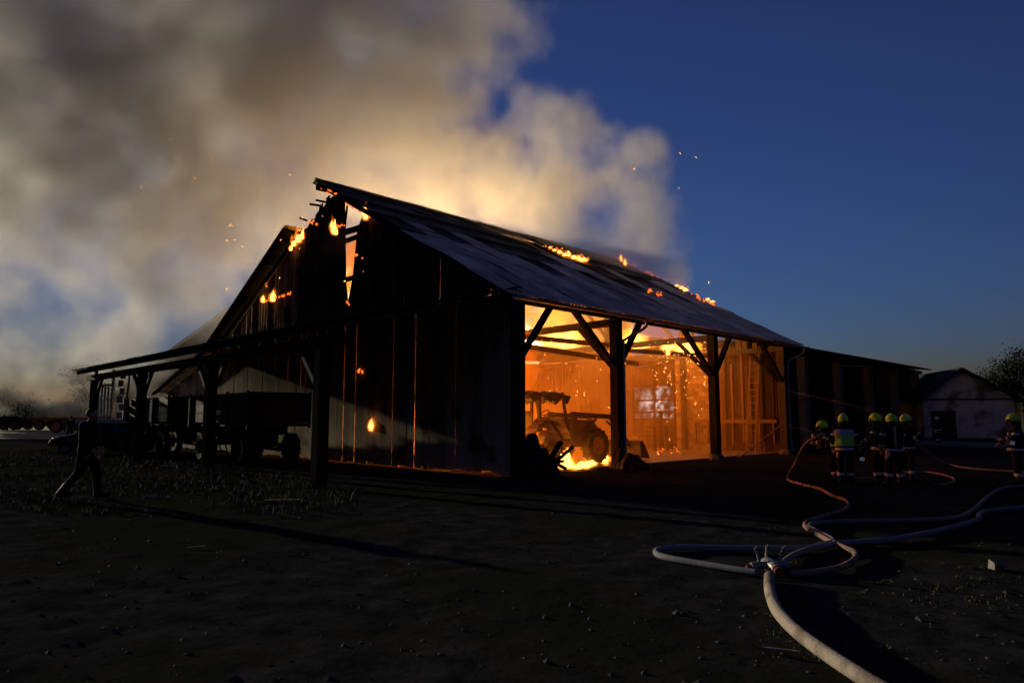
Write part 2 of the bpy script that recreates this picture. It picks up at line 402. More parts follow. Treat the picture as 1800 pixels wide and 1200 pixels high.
# ---- long side posts A, B, C and corner
PU = [0.12, 4.9, 11.45, 17.95]
for i, u in enumerate(PU):
    piece('post', 'charred' if i < 3 else 'timber', MB().box(u-.16, u+.16, -.16, .16, 0, 5.05))
    if i: piece('plinth', 'concrete', MB().lathe([(.34, -.05), (.30, .18), (.2, .22)], (u, 0, 0), n=8))
piece('eave_plate', 'charred', MB().box(-.5, 18.9, -.12, .12, 5.05, 5.3))
for i, u in enumerate(PU):
    for s, L in ((-1, 2.2), (1, 1.45)):
        if (i == 0 and s < 0) or (i == 3 and s > 0): continue
        piece('brace', 'charred', MB().beam((u+s*.05, 0, 3.35), (u+s*L, 0, 5.1), .15, .18, (0, 1, 0)))
    if i: piece('brace', 'charred', MB().beam((u, .05, 3.3), (u, 1.75, 5.0), .14, .18, (1, 0, 0)))
# transverse frames
for i, u in enumerate((4.9, 11.45, 17.95)):
    piece('tie_beam', 'timber', MB().box(u-.11, u+.11, .1, 21.3, 4.82, 5.06))
    for v in (5.4, 16.1):
        piece('inner_post', 'timber', MB().box(u-.11, u+.11, v-.11, v+.11, 0 if i == 2 or v > 10 else 5.0, 8.1))
        for s in (-1, 1):
            piece('brace', 'timber', MB().beam((u, v, 6.6), (u+s*1.4, v, 7.95), .12, .14, (0, 1, 0)))
            piece('brace', 'timber', MB().beam((u, v+s*.05, 3.6 if v > 10 else 5.4), (u, v+s*1.4, 4.9 if v > 10 else 6.9), .12, .14, (1, 0, 0)))
    piece('collar_beam', 'timber', MB().box(u-.09, u+.09, 5.2, 16.3, 8.0, 8.2))
for v in (5.4, 16.1): piece('purlin', 'timber', MB().box(.2, 18.4, v-.1, v+.1, 8.2, 8.42))
for u0, u1, z in ((1.0, 9.0, 4.55), (3.5, 11.2, 4.2), (9.5, 17.5, 4.5)):        # sagging loft joists
    piece('loft_joist', 'charred', MB().beam((u0, 3.2+R(-.5, .5), z), (u1, 3.6+R(-.5, .5), z+R(-.2, .3)), .14, .18))
vv = 8.6
while vv < 19.5:                                      # loft deck added at mid span to keep blaze light off the floor
    w = R(.4, .6); piece('added_loft_board', 'charred', MB().box(.4+R(0, .3), 18.0-R(0, .3), vv, vv+w, 5.1+R(0, .02), 5.15)); vv += w+R(.005, .03)
# rafters on the near slope
for k in range(20):
    u = -.3+k*.99
    piece('rafter', 'charred', MB().beam((u, -.55, roofz(-.55)-.19), (u, VR-.05, roofz(VR-.05)-.19), .1, .15, (1, 0, 0)))
for k in range(20):
    u = -.3+k*.99; v0 = 13.4 if k < 3 else R(15, 18.5)
    piece('rafter', 'charred', MB().beam((u, v0-R(0, .8), roofz(v0)-.19), (u, 22.1, roofz(22.1)-.19), .1, .15, (1, 0, 0)))
piece('ridge_beam', 'charred', MB().box(-.75, 19.0, VR-.08, VR+.08, ZR-.36, ZR-.12))
# verge boards
piece('verge_board', 'charred', MB().beam((-.78, -.6, roofz(-.6)-.12), (-.78, VR, ZR-.12), .04, .3, (1, 0, 0)))
piece('verge_board', 'charred', MB().beam((-.78, 13.3, roofz(13.3)-.12), (-.78, 22.2, roofz(22.2)-.12), .04, .3, (1, 0, 0)))
piece('verge_board', 'timber', MB().beam((19.08, -.6, roofz(-.6)-.12), (19.08, VR, ZR-.12), .04, .26, (1, 0, 0)))
# ---- corrugated roof sheets
roof = link('roof', None, barn)
def sheet_mesh(name, w, l, m, waves=7, amp=.028, seg=4, bend=0):
    b = MB(); n = waves*seg; vs = []; rows = 3
    for j in range(rows):
        for i in range(n+1):
            x = w*i/n; z = amp*math.sin(2*PI*i/seg)
            vs.append((x, l*j/(rows-1), z+bend*math.sin(PI*j/(rows-1))))
    fs = [(j*(n+1)+i, j*(n+1)+i+1, (j+1)*(n+1)+i+1, (j+1)*(n+1)+i) for j in range(rows-1) for i in range(n)]
    b.add(vs, fs); b.add([p+Vector((0, 0, -.012)) for p in b.v], [f[::-1] for f in fs])
    return b.mesh(name, m, True)
SW, SL = 1.10, 2.0
SMD = [sheet_mesh('roof_sheet', SW+.05, SL+.14, 'roof_sooty', bend=bd) for bd in (0, .04, -.03)]
SM = [sheet_mesh('roof_sheet', SW+.05, SL+.14, 'roof_sheet', bend=bd) for bd in (0, .03, -.025)]
SLOPE = math.atan(TS); slope_len = (VR+.65)/math.cos(SLOPE)
nrow = 6; ncol = 18
for r_ in range(nrow+1):
    for c in range(ncol):
        u = -.8+c*SW; s = r_*SL
        if s > slope_len-.3: continue
        me = (SMD if r_+R(-1.3, 1.3) > 2.5 else SM)[random.randrange(3)]
        if s+SL > slope_len: s = slope_len-SL-.05
        vv = -.65+s*math.cos(SLOPE); z = roofz(vv)
        if r_ == 5 and c in (8, 9): continue
        if r_ == 4 and c == 9: continue
        o = link('roof_sheet', me, roof, (u, vv, z+.015*((r_+c) % 2)+.012*r_+R(0, .03)), (SLOPE+R(-.008, .008), 0, R(-.006, .006)))
for r_ in range(6):
    for c in range(ncol):
        s0 = r_*SL; vv = 22.15-s0*math.cos(SLOPE)
        vt = 22.15-(s0+SL)*math.cos(SLOPE)
        if vt < (13.0 if c < 2 else 14.8 if c < 4 else 17.6): continue
        link('roof_sheet', SM[random.randrange(3)], roof, (-.8+c*SW+SW, vv, roofz(22.15)+s0*math.sin(SLOPE)+.02*(r_ % 2)+R(0, .02)), (SLOPE+R(-.006, .006), 0, PI))
# sheathing added under the sheets to stop light through gaps (burnt through at the hole)
for u0, u1, v1 in ((-.7, 8.0, VR-.02), (8.0, 10.25, 7.0), (10.25, 19.0, VR-.02)):
    vv = -.55
    while vv < v1-.1:
        v2 = min(vv+.72, v1); piece('added_sheathing', 'charred', MB().beam((u0, (vv+v2)/2, roofz((vv+v2)/2)-.085), (u1-.01, (vv+v2)/2, roofz((vv+v2)/2)-.085), (v2-vv)/math.cos(SLOPE)-.004, .02, NL), roof); vv = v2
vv = 13.35  # same added layer on the far slope, closing it against light streaks
while vv < 22.0:
    v2 = min(vv+.72, 22.1); u1 = 2.0 if vv < 15 else 4.0 if vv < 17.8 else 18.9
    piece('added_sheathing', 'charred', MB().beam((-.7, (vv+v2)/2, roofz((vv+v2)/2)-.085), (u1, (vv+v2)/2, roofz((vv+v2)/2)-.085), (v2-vv)/math.cos(SLOPE)-.004, .02, (0, -NL[1], NL[2])), roof); vv = v2
# ridge caps
for c in range(18):
    if c in (14,): continue
    b = MB(); b.add([(0, -.28, -.13), (0, 0, .05), (0, .28, -.13), (1.14, -.28, -.13), (1.14, 0, .05), (1.14, .28, -.13)], [(0, 1, 4, 3), (1, 2, 5, 4), (0, 3, 5, 2), (0, 2, 1), (3, 4, 5)])
    piece('ridge_cap', 'roof_sheet', b, roof, loc=(-.8+c*SW, VR, ZR+.07+R(-.015, .02)), rot=(0, R(-.015, .015), 0))
# outshut roof on the far side
for c in range(9):
    for r_ in range(4):
        l = 2.0; vv = 29.9-r_*2.05
        if vv-2 < 21.3: vv = 23.3
        link('roof_sheet', SM[0], roof, (-.7+c*SW+SW, vv, outz(vv)+.03*r_), (math.atan(.262), 0, PI))
piece('verge_board', 'charred', MB().beam((-.68, 21.8, outz(21.8)-.1), (-.68, 30.0, outz(30.0)-.1), .04, .22, (1, 0, 0)))
# gutter along the near eave and two downpipes
gt = MB(); n = 8; vs = []
for x in (-.75, 19.3):
    for k in range(n+1):
        t = PI+PI*k/n; vs.append((x, -.74+.075*math.cos(t), 5.06+.075*math.sin(t)))
gt.add(vs, [(k, k+1, n+2+k, n+1+k) for k in range(n)]); gt.add([p+Vector((0, 0, -.008)) for p in gt.v], [f[::-1] for f in gt.f])
gut = piece('gutter', 'zinc', gt)
for u, uo in ((4.9, .22), (17.95, .25)):
    piece('downpipe', 'zinc', MB().tube(spline([(u+uo+.55, -.74, 4.98), (u+uo+.5, -.7, 4.75), (u+uo+.05, -.2, 4.35), (u+uo, -.16, 4.0), (u+uo, -.16, .6), (u+uo+.05, -.3, .15)], 5), .05, 8), gut, smooth=True)
# ---- far end wall: boards, masonry pier, gate; back wall
v = .15
while v < 21.2:
    if v < 4.0 or v > 8.9:
        w = R(.2, .34); b = MB(); x0 = 18.28+R(-.02, .02); b.box(x0, x0+.03, v, v+w, .0, (roofz(v+w*.5)-.35) if v > 8.9 else R(4.6, 6.2))
        piece('wall_board', 'inner_board', b); v += w+R(.01, .05)
    else: v = 8.95
for k, v in enumerate((.6, 1.15, 1.75, 2.15, 2.7, 3.1)):                          # pale battens
    piece('batten', 'inner_pale' if k in (2, 3, 4) else 'inner_board', MB().box(18.18, 18.24, v, v+.11, .5, R(3.4, 5.2)))
piece('rail', 'inner_pale', MB().box(17.85, 18.05, .35, 4.9, 1.42, 1.6))
for v in (.5, 1.2, 1.9, 2.6, 3.3, 4.0, 4.7): piece('rail_post', 'inner_pale', MB().box(17.9, 18.0, v, v+.08, .35, 1.42))
pier = link('masonry_pier', None, barn)
bk = MB().box(0, .3, 0, .36, 0, .20).mesh('block', 'masonry')
for r_ in range(24):
    for k in range(5):
        v = 4.05+k*.38-(.19 if r_ % 2 else 0)
        if v < 3.95 or v > 5.75: continue
        link('block', bk, pier, (18.1+R(-.02, .012), v, .02+r_*.215))
piece('mortar_core', 'masonry', MB().box(18.14, 18.36, 3.95, 5.98, 0, 5.15), pier)
gate = link('gate', None, barn)
for v in (6.05, 7.35, 8.75): piece('gate_stile', 'charred', MB().box(18.2, 18.32, v, v+.12, 0, 4.6), gate)
for z in (.6, 1.55, 1.95, 2.6, 3.4, 4.45): piece('gate_rail', 'charred', MB().box(18.22, 18.3, 6.17, 8.75, z, z+.09), gate)
def pane_mat():
    m = bpy.data.materials.new('dirty_pane'); m.use_nodes = True; nt = m.node_tree; N, L = nt.nodes, nt.links
    b = N['Principled BSDF']; b.inputs['Base Color'].default_value = (.3, .3, .28, 1)
    tl = N.new('ShaderNodeBsdfTranslucent'); mx = N.new('ShaderNodeMixShader'); tc = N.new('ShaderNodeTexCoord'); nz = N.new('ShaderNodeTexNoise'); nz.inputs['Scale'].default_value = 2.2; nz.inputs['Detail'].default_value = 6
    L.new(tc.outputs['Object'], nz.inputs['Vector']); mr = N.new('ShaderNodeMapRange'); mr.inputs[1].default_value = .38; mr.inputs[2].default_value = .62; mr.inputs[3].default_value = .02; mr.inputs[4].default_value = .6
    L.new(nz.outputs['Fac'], mr.inputs[0]); vm_ = N.new('ShaderNodeVectorMath'); vm_.operation = 'SCALE'; vm_.inputs[0].default_value = (1, 1, .96); L.new(mr.outputs[0], vm_.inputs['Scale']); L.new(vm_.outputs[0], tl.inputs['Color'])
    mx.inputs[0].default_value = .9; L.new(b.outputs[0], mx.inputs[1]); L.new(tl.outputs[0], mx.inputs[2]); L.new(mx.outputs[0], N['Material Output'].inputs['Surface']); MATS['dirty_pane'] = m
pane_mat()
for v0, v1 in ((6.17, 7.35), (7.47, 8.75)):
    for z0, z1 in ((1.64, 1.95), (2.04, 2.6), (2.69, 3.4)): piece('pane', 'dirty_pane', MB().box(18.255, 18.265, v0, v1, z0, z1), gate)
    for k in range(4): w_ = (v1-v0)/4; piece('added_gate_board', 'inner_board', MB().box(18.25, 18.27, v0+k*w_, v0+k*w_+w_-.02, 3.49, 4.45), gate); piece('added_gate_board', 'inner_board', MB().box(18.25, 18.27, v0+k*w_, v0+k*w_+w_-.02, .1, 1.55), gate)  # boards added around the panes to limit the lit area
piece('lintel', 'charred', MB().box(18.15, 18.4, 5.99, 8.9, 4.6, 5.2))
v = .3
v = .2
while True:                                                                       # back wall, some boards gone
    w = R(.24, .36)
    if v+w > 18.2: break
    if random.random() > .08: piece('wall_board', 'inner_board', MB().box(v, v+w, 21.35+R(0, .02), 21.4, 0, R(4.4, 5.2)))
    v += w+R(.01, .06)
for u in (4.9, 11.45): piece('post', 'timber', MB().box(u-.1, u+.1, 21.15, 21.34, 0, 5.2))

# ================================================================== LEAN-TO
lean = thing('lean_to_shed', 'low open lean-to shed on timber posts against the barn gable', 'shed', BO, BA)
def lp(name, m, mb, parent=lean, **k): return obj(name, mb, m, parent, **k)
PV = [1.16, 8.2, 15.2, 22.2]
for v in PV:
    lp('post', 'charred', MB().box(-5.70, -5.40, v-.15, v+.15, -.05, 3.42))
    for s in (-1, 1):
        if v > 20 and s > 0: continue
        if v < 2 and s < 0: continue
        lp('brace', 'timber', MB().beam((-5.55, v+s*.1, 2.35), (-5.55, v+s*1.15, 3.45), .12, .12, (1, 0, 0)))
lp('eave_beam', 'timber', MB().box(-5.68, -5.42, .1, 23.2, 3.42, 3.66))
def lz(u): return 3.9+(u+6.15)*(1.5/6.0)
for k in range(26):
    v = .25+k*.92
    lp('rafter', 'rafter', MB().beam((-6.0, v, lz(-6.0)-.13), (-.1, v, lz(-.1)-.13), .1, .16, (0, 1, 0)))
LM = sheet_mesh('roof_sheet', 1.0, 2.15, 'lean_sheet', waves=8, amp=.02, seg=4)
lroof = link('roof', None, lean)
for c in range(25):
    for r_ in range(3):
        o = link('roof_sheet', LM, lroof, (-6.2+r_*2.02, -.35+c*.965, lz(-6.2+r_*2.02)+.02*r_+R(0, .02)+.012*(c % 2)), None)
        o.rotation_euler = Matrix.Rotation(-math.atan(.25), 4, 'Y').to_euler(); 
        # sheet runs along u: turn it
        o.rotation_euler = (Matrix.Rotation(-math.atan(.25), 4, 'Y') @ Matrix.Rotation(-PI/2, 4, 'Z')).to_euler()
        o.location.y += .965
lp('fascia', 'charred', MB().box(-6.06, -6.02, -.2, 23.4, lz(-6.05)-.22, lz(-6.05)-.04))
lp('fascia', 'charred', MB().beam((-6.1, 23.75, lz(-6.1)-.1), (-.1, 23.75, lz(-.1)-.1), .04, .2, (0, 1, 0)))
lp('fascia', 'charred', MB().beam((-6.1, -.3, lz(-6.1)-.1), (-.1, -.3, lz(-.1)-.1), .04, .2, (0, 1, 0)))

# ================================================================== FIRE
def flame_mesh(seed, h, r, m, n=8, rings=7):
    rn = random.Random(seed); b = MB(); vs = []; fs = []; ox, oy = rn.uniform(-1, 1), rn.uniform(-1, 1)
    for j in range(rings):
        t = j/(rings-1); rr = r*(math.sin(PI*min(1, .18+t*.9))**.8)*(1-t)**.35 if j < rings-1 else r*.03
        cx = ox*r*.5*t*t+rn.uniform(-.12, .12)*r; cyy = oy*r*.5*t*t+rn.uniform(-.12, .12)*r
        for k in range(n):
            a = 2*PI*k/n; q = rr*(1+rn.uniform(-.22, .22)); vs.append((cx+q*math.cos(a), cyy+q*math.sin(a), h*t+rn.uniform(-.05, .05)*h*(0 < j < rings-1)))
    for j in range(rings-1):
        for k in range(n): fs.append((j*n+k, j*n+(k+1) % n, (j+1)*n+(k+1) % n, (j+1)*n+k))
    fs.append(tuple(range(n))[::-1]); fs.append(tuple((rings-1)*n+k for k in range(n)))
    return b.add(vs, fs).mesh('flame', m, True)
FSEED = [100]
def fire(label, flames, kind='flame', group=None):
    """flames: (world position, height, radius)"""
    core, halo = {'flame': ('flame_core', 'flame_halo'), 'roof': ('roof_core', 'flame_halo'), 'small': ('flame_small', 'flame_small_halo'), 'blaze': ('blaze_core', 'blaze_halo')}[kind]
    base = min((f[0] for f in flames), key=lambda p: p.z)
    t = thing('fire', label, 'fire', base)
    for p, h, r in flames:
        FSEED[0] += 1
        f = link('flame', flame_mesh(FSEED[0], h*.8, r*.62, core), t, p-base)
        link('flame_halo', flame_mesh(FSEED[0]+500, h*1.15, r*1.15, halo), f, (0, 0, -.08*h))
    return t
def bpos(u, v, z): return bw(u, v, z)
fire('white-hot fire behind the burnt rear wheel of the tractor', [(bpos(2.0, 2.6, .1), 1.5, .42), (bpos(1.4, 3.2, .1), 1.0, .35), (bpos(2.5, 3.6, .1), 1.5, .4)])
fire('bright fire on the floor under the middle of the tractor', [(bpos(3.75, 1.35, .05), .75, .33), (bpos(4.3, 2.0, .05), .5, .4), (bpos(3.3, .75, .05), .32, .24), (bpos(4.75, 2.5, .05), .55, .35), (bpos(3.6, .35, .05), .2, .3), (bpos(4.3, 1.0, .05), .18, .4), (bpos(4.9, 1.2, .05), .2, .35), (bpos(3.0, .2, .05), .15, .25)], 'roof')
fire('row of flames on the floor beyond the tractor', [(bpos(3.6, 4.6, .05), 1.2, .45), (bpos(5.2, 4.9, .05), .9, .5), (bpos(6.8, 5.2, .05), 1.0, .45), (bpos(1.2, 4.6, .05), 1.6, .55)])
fire('flames licking up between tractor cab and bonnet', [(bpos(4.2, 1.9, 1.0), .75, .14), (bpos(4.05, 2.2, .85), .6, .16)], 'small')
fire('low flames on the floor by the tractor front wheel', [(bpos(6.15, 1.55, .05), .42, .3), (bpos(5.9, .75, .05), .22, .22), (bpos(6.5, 2.4, .05), .5, .32)], 'roof')
fire('fierce flames under the roof near the farthest open bay', [(bpos(15.6, 3.6, 4.9), .75, .75), (bpos(14.6, 4.1, 5.0), .6, .6), (bpos(16.6, 4.4, 4.9), .8, .7), (bpos(13.4, 4.6, 5.05), .35, .6), (bpos(12.3, 5.4, 5.1), .4, .5), (bpos(15.0, 6.6, 5.2), 1.3, .9), (bpos(11.0, 8.2, 5.25), 1.2, .8), (bpos(12.8, 9.0, 5.25), 1.4, .9)], 'roof')
fire('flames along the sagging loft joists inside the open bays', [(bpos(10.8, 4.0, 4.5), .4, .2), (bpos(9.4, 3.6, 4.5), .3, .15), (bpos(12.2, 2.6, 4.45), .45, .16), (bpos(3.2, 3.6, 4.65), .25, .14)], 'small')
fire('blazing hay and timber deep inside the barn behind the tractor', [(bpos(4.0, 12, .1), 3.2, 1.1), (bpos(7.5, 14.5, .1), 3.6, 1.2), (bpos(2.2, 8.0, .1), 1.9, .7), (bpos(11.5, 15.0, .1), 2.6, .9)])
fire('burning hay on the loft just behind the gable boards', [(bpos(2.6, 9.6, 5.2), 1.1, .5), (bpos(3.4, 6.2, 5.2), .7, .4), (bpos(2.2, 12.4, 5.2), .9, .45)], 'roof')
fire('tall flames bursting through the burnt-out far roof slope', [(bpos(u, v, 5.2), h, r_) for u, v, h, r_ in ((4.5, 15.2, 3.2, 1.2), (7.5, 16.2, 3.6, 1.4), (10.5, 15.4, 3.6, 1.4), (13.5, 16.2, 3.2, 1.3), (16.0, 15.0, 2.6, 1.0))], 'blaze')
def gsp(px, py, u=-.12): q = on_u(px, py, u); return bw(q.x, q.y, q.z)
fire('flame on a broken board below the ruined gable peak', [(gsp(586, 410), .75, .17), (gsp(590, 412), .5, .16), (gsp(583, 400), .35, .1)], 'small')
fire('flame hanging under the right verge of the gable roof', [(gsp(642, 385, -.4), .7, .17), (gsp(639, 376, -.4), .3, .13)], 'small')
fire('flames on the broken end of the left roof slope', [(gsp(524, 425, -.3), .7, .22), (gsp(516, 432, -.3), .55, .16), (gsp(511, 440, -.3), .35, .12), (gsp(531, 420, -.2), .6, .12)], 'small')
fire('bright round flame low on the left half of the gable', [(gsp(480, 529), .62, .24)], 'small')
fire('small flame at the left end of the glowing gable girt', [(gsp(462, 531), .4, .17)], 'small')
fire('flame burning on the wall boards under the lean-to roof', [(gsp(652, 756, -.15), .52, .16)], 'small')
ROOF_N = Vector((0, -math.sin(math.atan(0.542)), math.cos(math.atan(0.542))))
NW = BU*ROOF_N.x + BV*ROOF_N.y + Vector((0, 0, ROOF_N.z))
def on_roof(px, py, lift=.05): return on_plane(px, py, bw(0, VR, ZR+.12+lift), NW)
fire('flames breaking through a hole in the near roof slope', [(on_roof(x, y), h, r_) for x, y, h, r_ in ((1026, 459, .22, .3), (1018, 457, .26, .22), (1009, 454, .2, .24), (1000, 450, .34, .16), (993, 449, .16, .22), (984, 445, .2, .18), (975, 441, .12, .16), (967, 436, .1, .12))], 'small')
fire('two flames standing on the ridge above the middle bay', [(on_roof(1099, 466), .5, .16), (on_roof(1092, 459), .55, .13)], 'small')
fire('line of low flames on the roof edge near the far verge', [(on_roof(1205, 511), .2, .22), (on_roof(1198, 507), .16, .2), (on_roof(1190, 503), .12, .16)], 'small')
fire('glowing gap near the far lower verge of the roof', [(on_roof(1252, 531), .12, .2), (on_roof(1244, 527), .14, .16)], 'small')

# embers clinging to roof edges and boards, sparks in the air
def octa(b, p, s, sz=None):
    p = Vector(p); sz = sz or s
    b.add([p+Vector(q) for q in ((s, 0, 0), (-s, 0, 0), (0, s, 0), (0, -s, 0), (0, 0, sz), (0, 0, -sz))], [(0, 2, 4), (2, 1, 4), (1, 3, 4), (3, 0, 4), (2, 0, 5), (1, 2, 5), (3, 1, 5), (0, 3, 5)])
em = MB()
def ember_line(x0, y0, x1, y1, n, f, s=(.02, .07), jit=3):
    for i in range(n):
        t = random.random(); octa(em, f(x0+(x1-x0)*t+R(-jit, jit), y0+(y1-y0)*t+R(-jit, jit)), R(*s), R(*s)*1.3)
vf = lambda px, py: gsp(px, py, -.8)
ember_line(562, 330, 592, 343, 14, vf, jit=2); ember_line(604, 352, 640, 372, 14, gsp, jit=3); ember_line(645, 376, 666, 386, 14, gsp); ember_line(585, 398, 605, 395, 14, gsp)
ember_line(508, 436, 534, 415, 18, gsp); ember_line(540, 390, 560, 392, 6, gsp); ember_line(462, 530, 512, 515, 22, gsp, jit=1.5); ember_line(463, 497, 467, 500, 4, gsp)
ember_line(962, 433, 1030, 456, 30, on_roof, (.02, .07), 5); ember_line(1085, 452, 1150, 485, 20, on_roof); ember_line(1140, 478, 1210, 507, 18, on_roof, (.02, .06)); ember_line(1215, 515, 1258, 535, 18, on_roof, (.02, .07)); ember_line(1140, 510, 1162, 517, 12, on_roof)
ember_line(620, 445, 640, 455, 5, gsp); ember_line(610, 540, 614, 520, 3, gsp); ember_line(630, 645, 645, 676, 4, gsp)
for i in range(18): p = gp(1150+R(0, 60), 790+R(-6, 6), .12); octa(em, p, R(.02, .05))
tag(obj('embers', em, 'ember'), 'glowing embers along the burning roof edges and boards', 'embers', kind='stuff')
sk = MB()
def spark(p, s): 
    d = Vector((R(-1, 1), R(-.3, .3), R(-.6, 1))).normalized()*s*R(1, 2.6); octa(sk, p, s*.7, s); octa(sk, p+d, s*.5, s*.7)
for i in range(80): spark(at(R(1140, 1240), 600+abs(random.gauss(0, 75)), R(27, 30)), R(.014, .032))
for i in range(26): spark(at(R(910, 1100), R(590, 720), R(23, 27)), R(.01, .026))
for i in range(46): spark(at(random.gauss(420, 130), random.gauss(390, 110), R(24, 34)), R(.012, .03))
for i in range(16): spark(at(R(700, 1250), R(260, 520), R(28, 36)), R(.012, .032))
tag(obj('sparks', sk, 'spark'), 'flying sparks drifting through smoke and open bays', 'sparks', kind='stuff')

# ================================================================== SMOKE
def vol_mat(name, color, aniso, dens, absorb=None):
    m = bpy.data.materials.new(name); m.use_nodes = True; nt = m.node_tree; N, L = nt.nodes, nt.links
    N.remove(N['Principled BSDF']); v = N.new('ShaderNodeVolumePrincipled')
    v.inputs['Color'].default_value = (*color, 1); v.inputs['Anisotropy'].default_value = aniso
    v.inputs['Density'].default_value = dens; v.inputs['Density Attribute'].default_value = 'density'
    L.new(v.outputs[0], N['Material Output'].inputs['Volume']); MATS[name] = m; return m
def smoke_volume(name, lo, hi, vox, blobs, m, warp=(2.2, .11), erode=(.15, .9), label='', clip=False):
    """a density grid: soft blobs (center, radius, weight) summed, warped and eaten away by noise"""
    ng = bpy.data.node_groups.new(name, 'GeometryNodeTree')
    ng.interface.new_socket('Geometry', in_out='INPUT', socket_type='NodeSocketGeometry'); ng.interface.new_socket('Geometry', in_out='OUTPUT', socket_type='NodeSocketGeometry')
    N, L = ng.nodes, ng.links
    out = N.new('NodeGroupOutput'); pos = N.new('GeometryNodeInputPosition')
    def nz(scale, detail, vec, rough=.55):
        n = N.new('ShaderNodeTexNoise'); n.inputs['Scale'].default_value = scale; n.inputs['Detail'].default_value = detail; n.inputs['Roughness'].default_value = rough
        L.new(vec, n.inputs['Vector']); return n
    def vm(op, a, b):
        n = N.new('ShaderNodeVectorMath'); n.operation = op
        for i, x in enumerate((a, b)):
            if x is None: continue
            if isinstance(x, (tuple, Vector)): n.inputs[i].default_value = tuple(x)
            else: L.new(x, n.inputs[i])
        return n
    def mth(op, a, b=None, clamp=False):
        n = N.new('ShaderNodeMath'); n.operation = op; n.use_clamp = clamp
        for i, x in enumerate((a, b)):
            if x is None: continue
            if isinstance(x, (int, float)): n.inputs[i].default_value = x
            else: L.new(x, n.inputs[i])
        return n.outputs[0]
    w = nz(warp[1], 6.0, pos.outputs[0], .6); wc = vm('SUBTRACT', w.outputs['Color'], (.5, .5, .5)); ws = N.new('ShaderNodeVectorMath'); ws.operation = 'SCALE'
    L.new(wc.outputs[0], ws.inputs[0]); ws.inputs['Scale'].default_value = warp[0]*2
    p = vm('ADD', pos.outputs[0], ws.outputs[0]).outputs[0]
    acc = None
    for c, r, wgt in blobs:
        d = vm('DISTANCE', p, Vector(c)).outputs['Value']
        mr = N.new('ShaderNodeMapRange'); mr.interpolation_type = 'SMOOTHSTEP'
        mr.inputs[1].default_value = r*1.12; mr.inputs[2].default_value = r*.45; mr.inputs[3].default_value = 0; mr.inputs[4].default_value = wgt
        L.new(d, mr.inputs[0]); acc = mr.outputs[0] if acc is None else mth('ADD', acc, mr.outputs[0])
    n1 = nz(erode[0], 7.0, p, .6)
    e = mth('SUBTRACT', n1.outputs['Fac'], .5); e = mth('MULTIPLY', e, erode[1]*4)
    n2 = nz(erode[0]*3.6, 6.0, p, .62); e = mth('ADD', e, mth('MULTIPLY', mth('SUBTRACT', n2.outputs['Fac'], .5), erode[1]*2.4))
    s = mth('ADD', acc, mth('MULTIPLY', e, mth('MINIMUM', mth('MULTIPLY', acc, 2.0), 1.0)))
    s = mth('MULTIPLY', mth('SUBTRACT', s, .2), 1.35); s = mth('MAXIMUM', s, 0.0); s = mth('MINIMUM', s, 1.3)
    n3 = nz(erode[0]*1.9, 8.0, p, .68); fold = N.new('ShaderNodeMapRange'); fold.inputs[1].default_value = .36; fold.inputs[2].default_value = .64; fold.inputs[3].default_value = .12; fold.inputs[4].default_value = 1.75
    L.new(n3.outputs['Fac'], fold.inputs[0]); s = mth('MULTIPLY', s, fold.outputs[0])
    if clip:                                          # keep it under the barn roof: z < ZR - TS*|y-VR| - .35
        sx = N.new('ShaderNodeSeparateXYZ'); L.new(pos.outputs[0], sx.inputs[0])
        top = mth('SUBTRACT', ZR-.45, mth('MULTIPLY', mth('ABSOLUTE', mth('SUBTRACT', sx.outputs[1], VR)), TS))
        s = mth('MULTIPLY', s, mth('LESS_THAN', sx.outputs[2], top))
    vc = N.new('GeometryNodeVolumeCube'); L.new(s, vc.inputs['Density'])
    vc.inputs['Min'].default_value = lo; vc.inputs['Max'].default_value = hi
    for i, ax in enumerate('XYZ'): vc.inputs['Resolution '+ax].default_value = max(8, int((hi[i]-lo[i])/vox))
    sm = N.new('GeometryNodeSetMaterial'); sm.inputs['Material'].default_value = m
    L.new(vc.outputs[0], sm.inputs[0]); L.new(sm.outputs[0], out.inputs[0])
    me = bpy.data.meshes.new(name); me.from_pydata([lo, hi, (hi[0], lo[1], lo[2])], [], [(0, 1, 2)]); me.materials.append(m)
    o = link(name, me); md = o.modifiers.new('smoke', 'NODES'); md.node_group = ng
    tag(o, label, 'smoke', kind='stuff'); return o
SB = []
def puff(px, py, t, rpx, w): SB.append((at(px, py, t), rpx/1200*t, w))
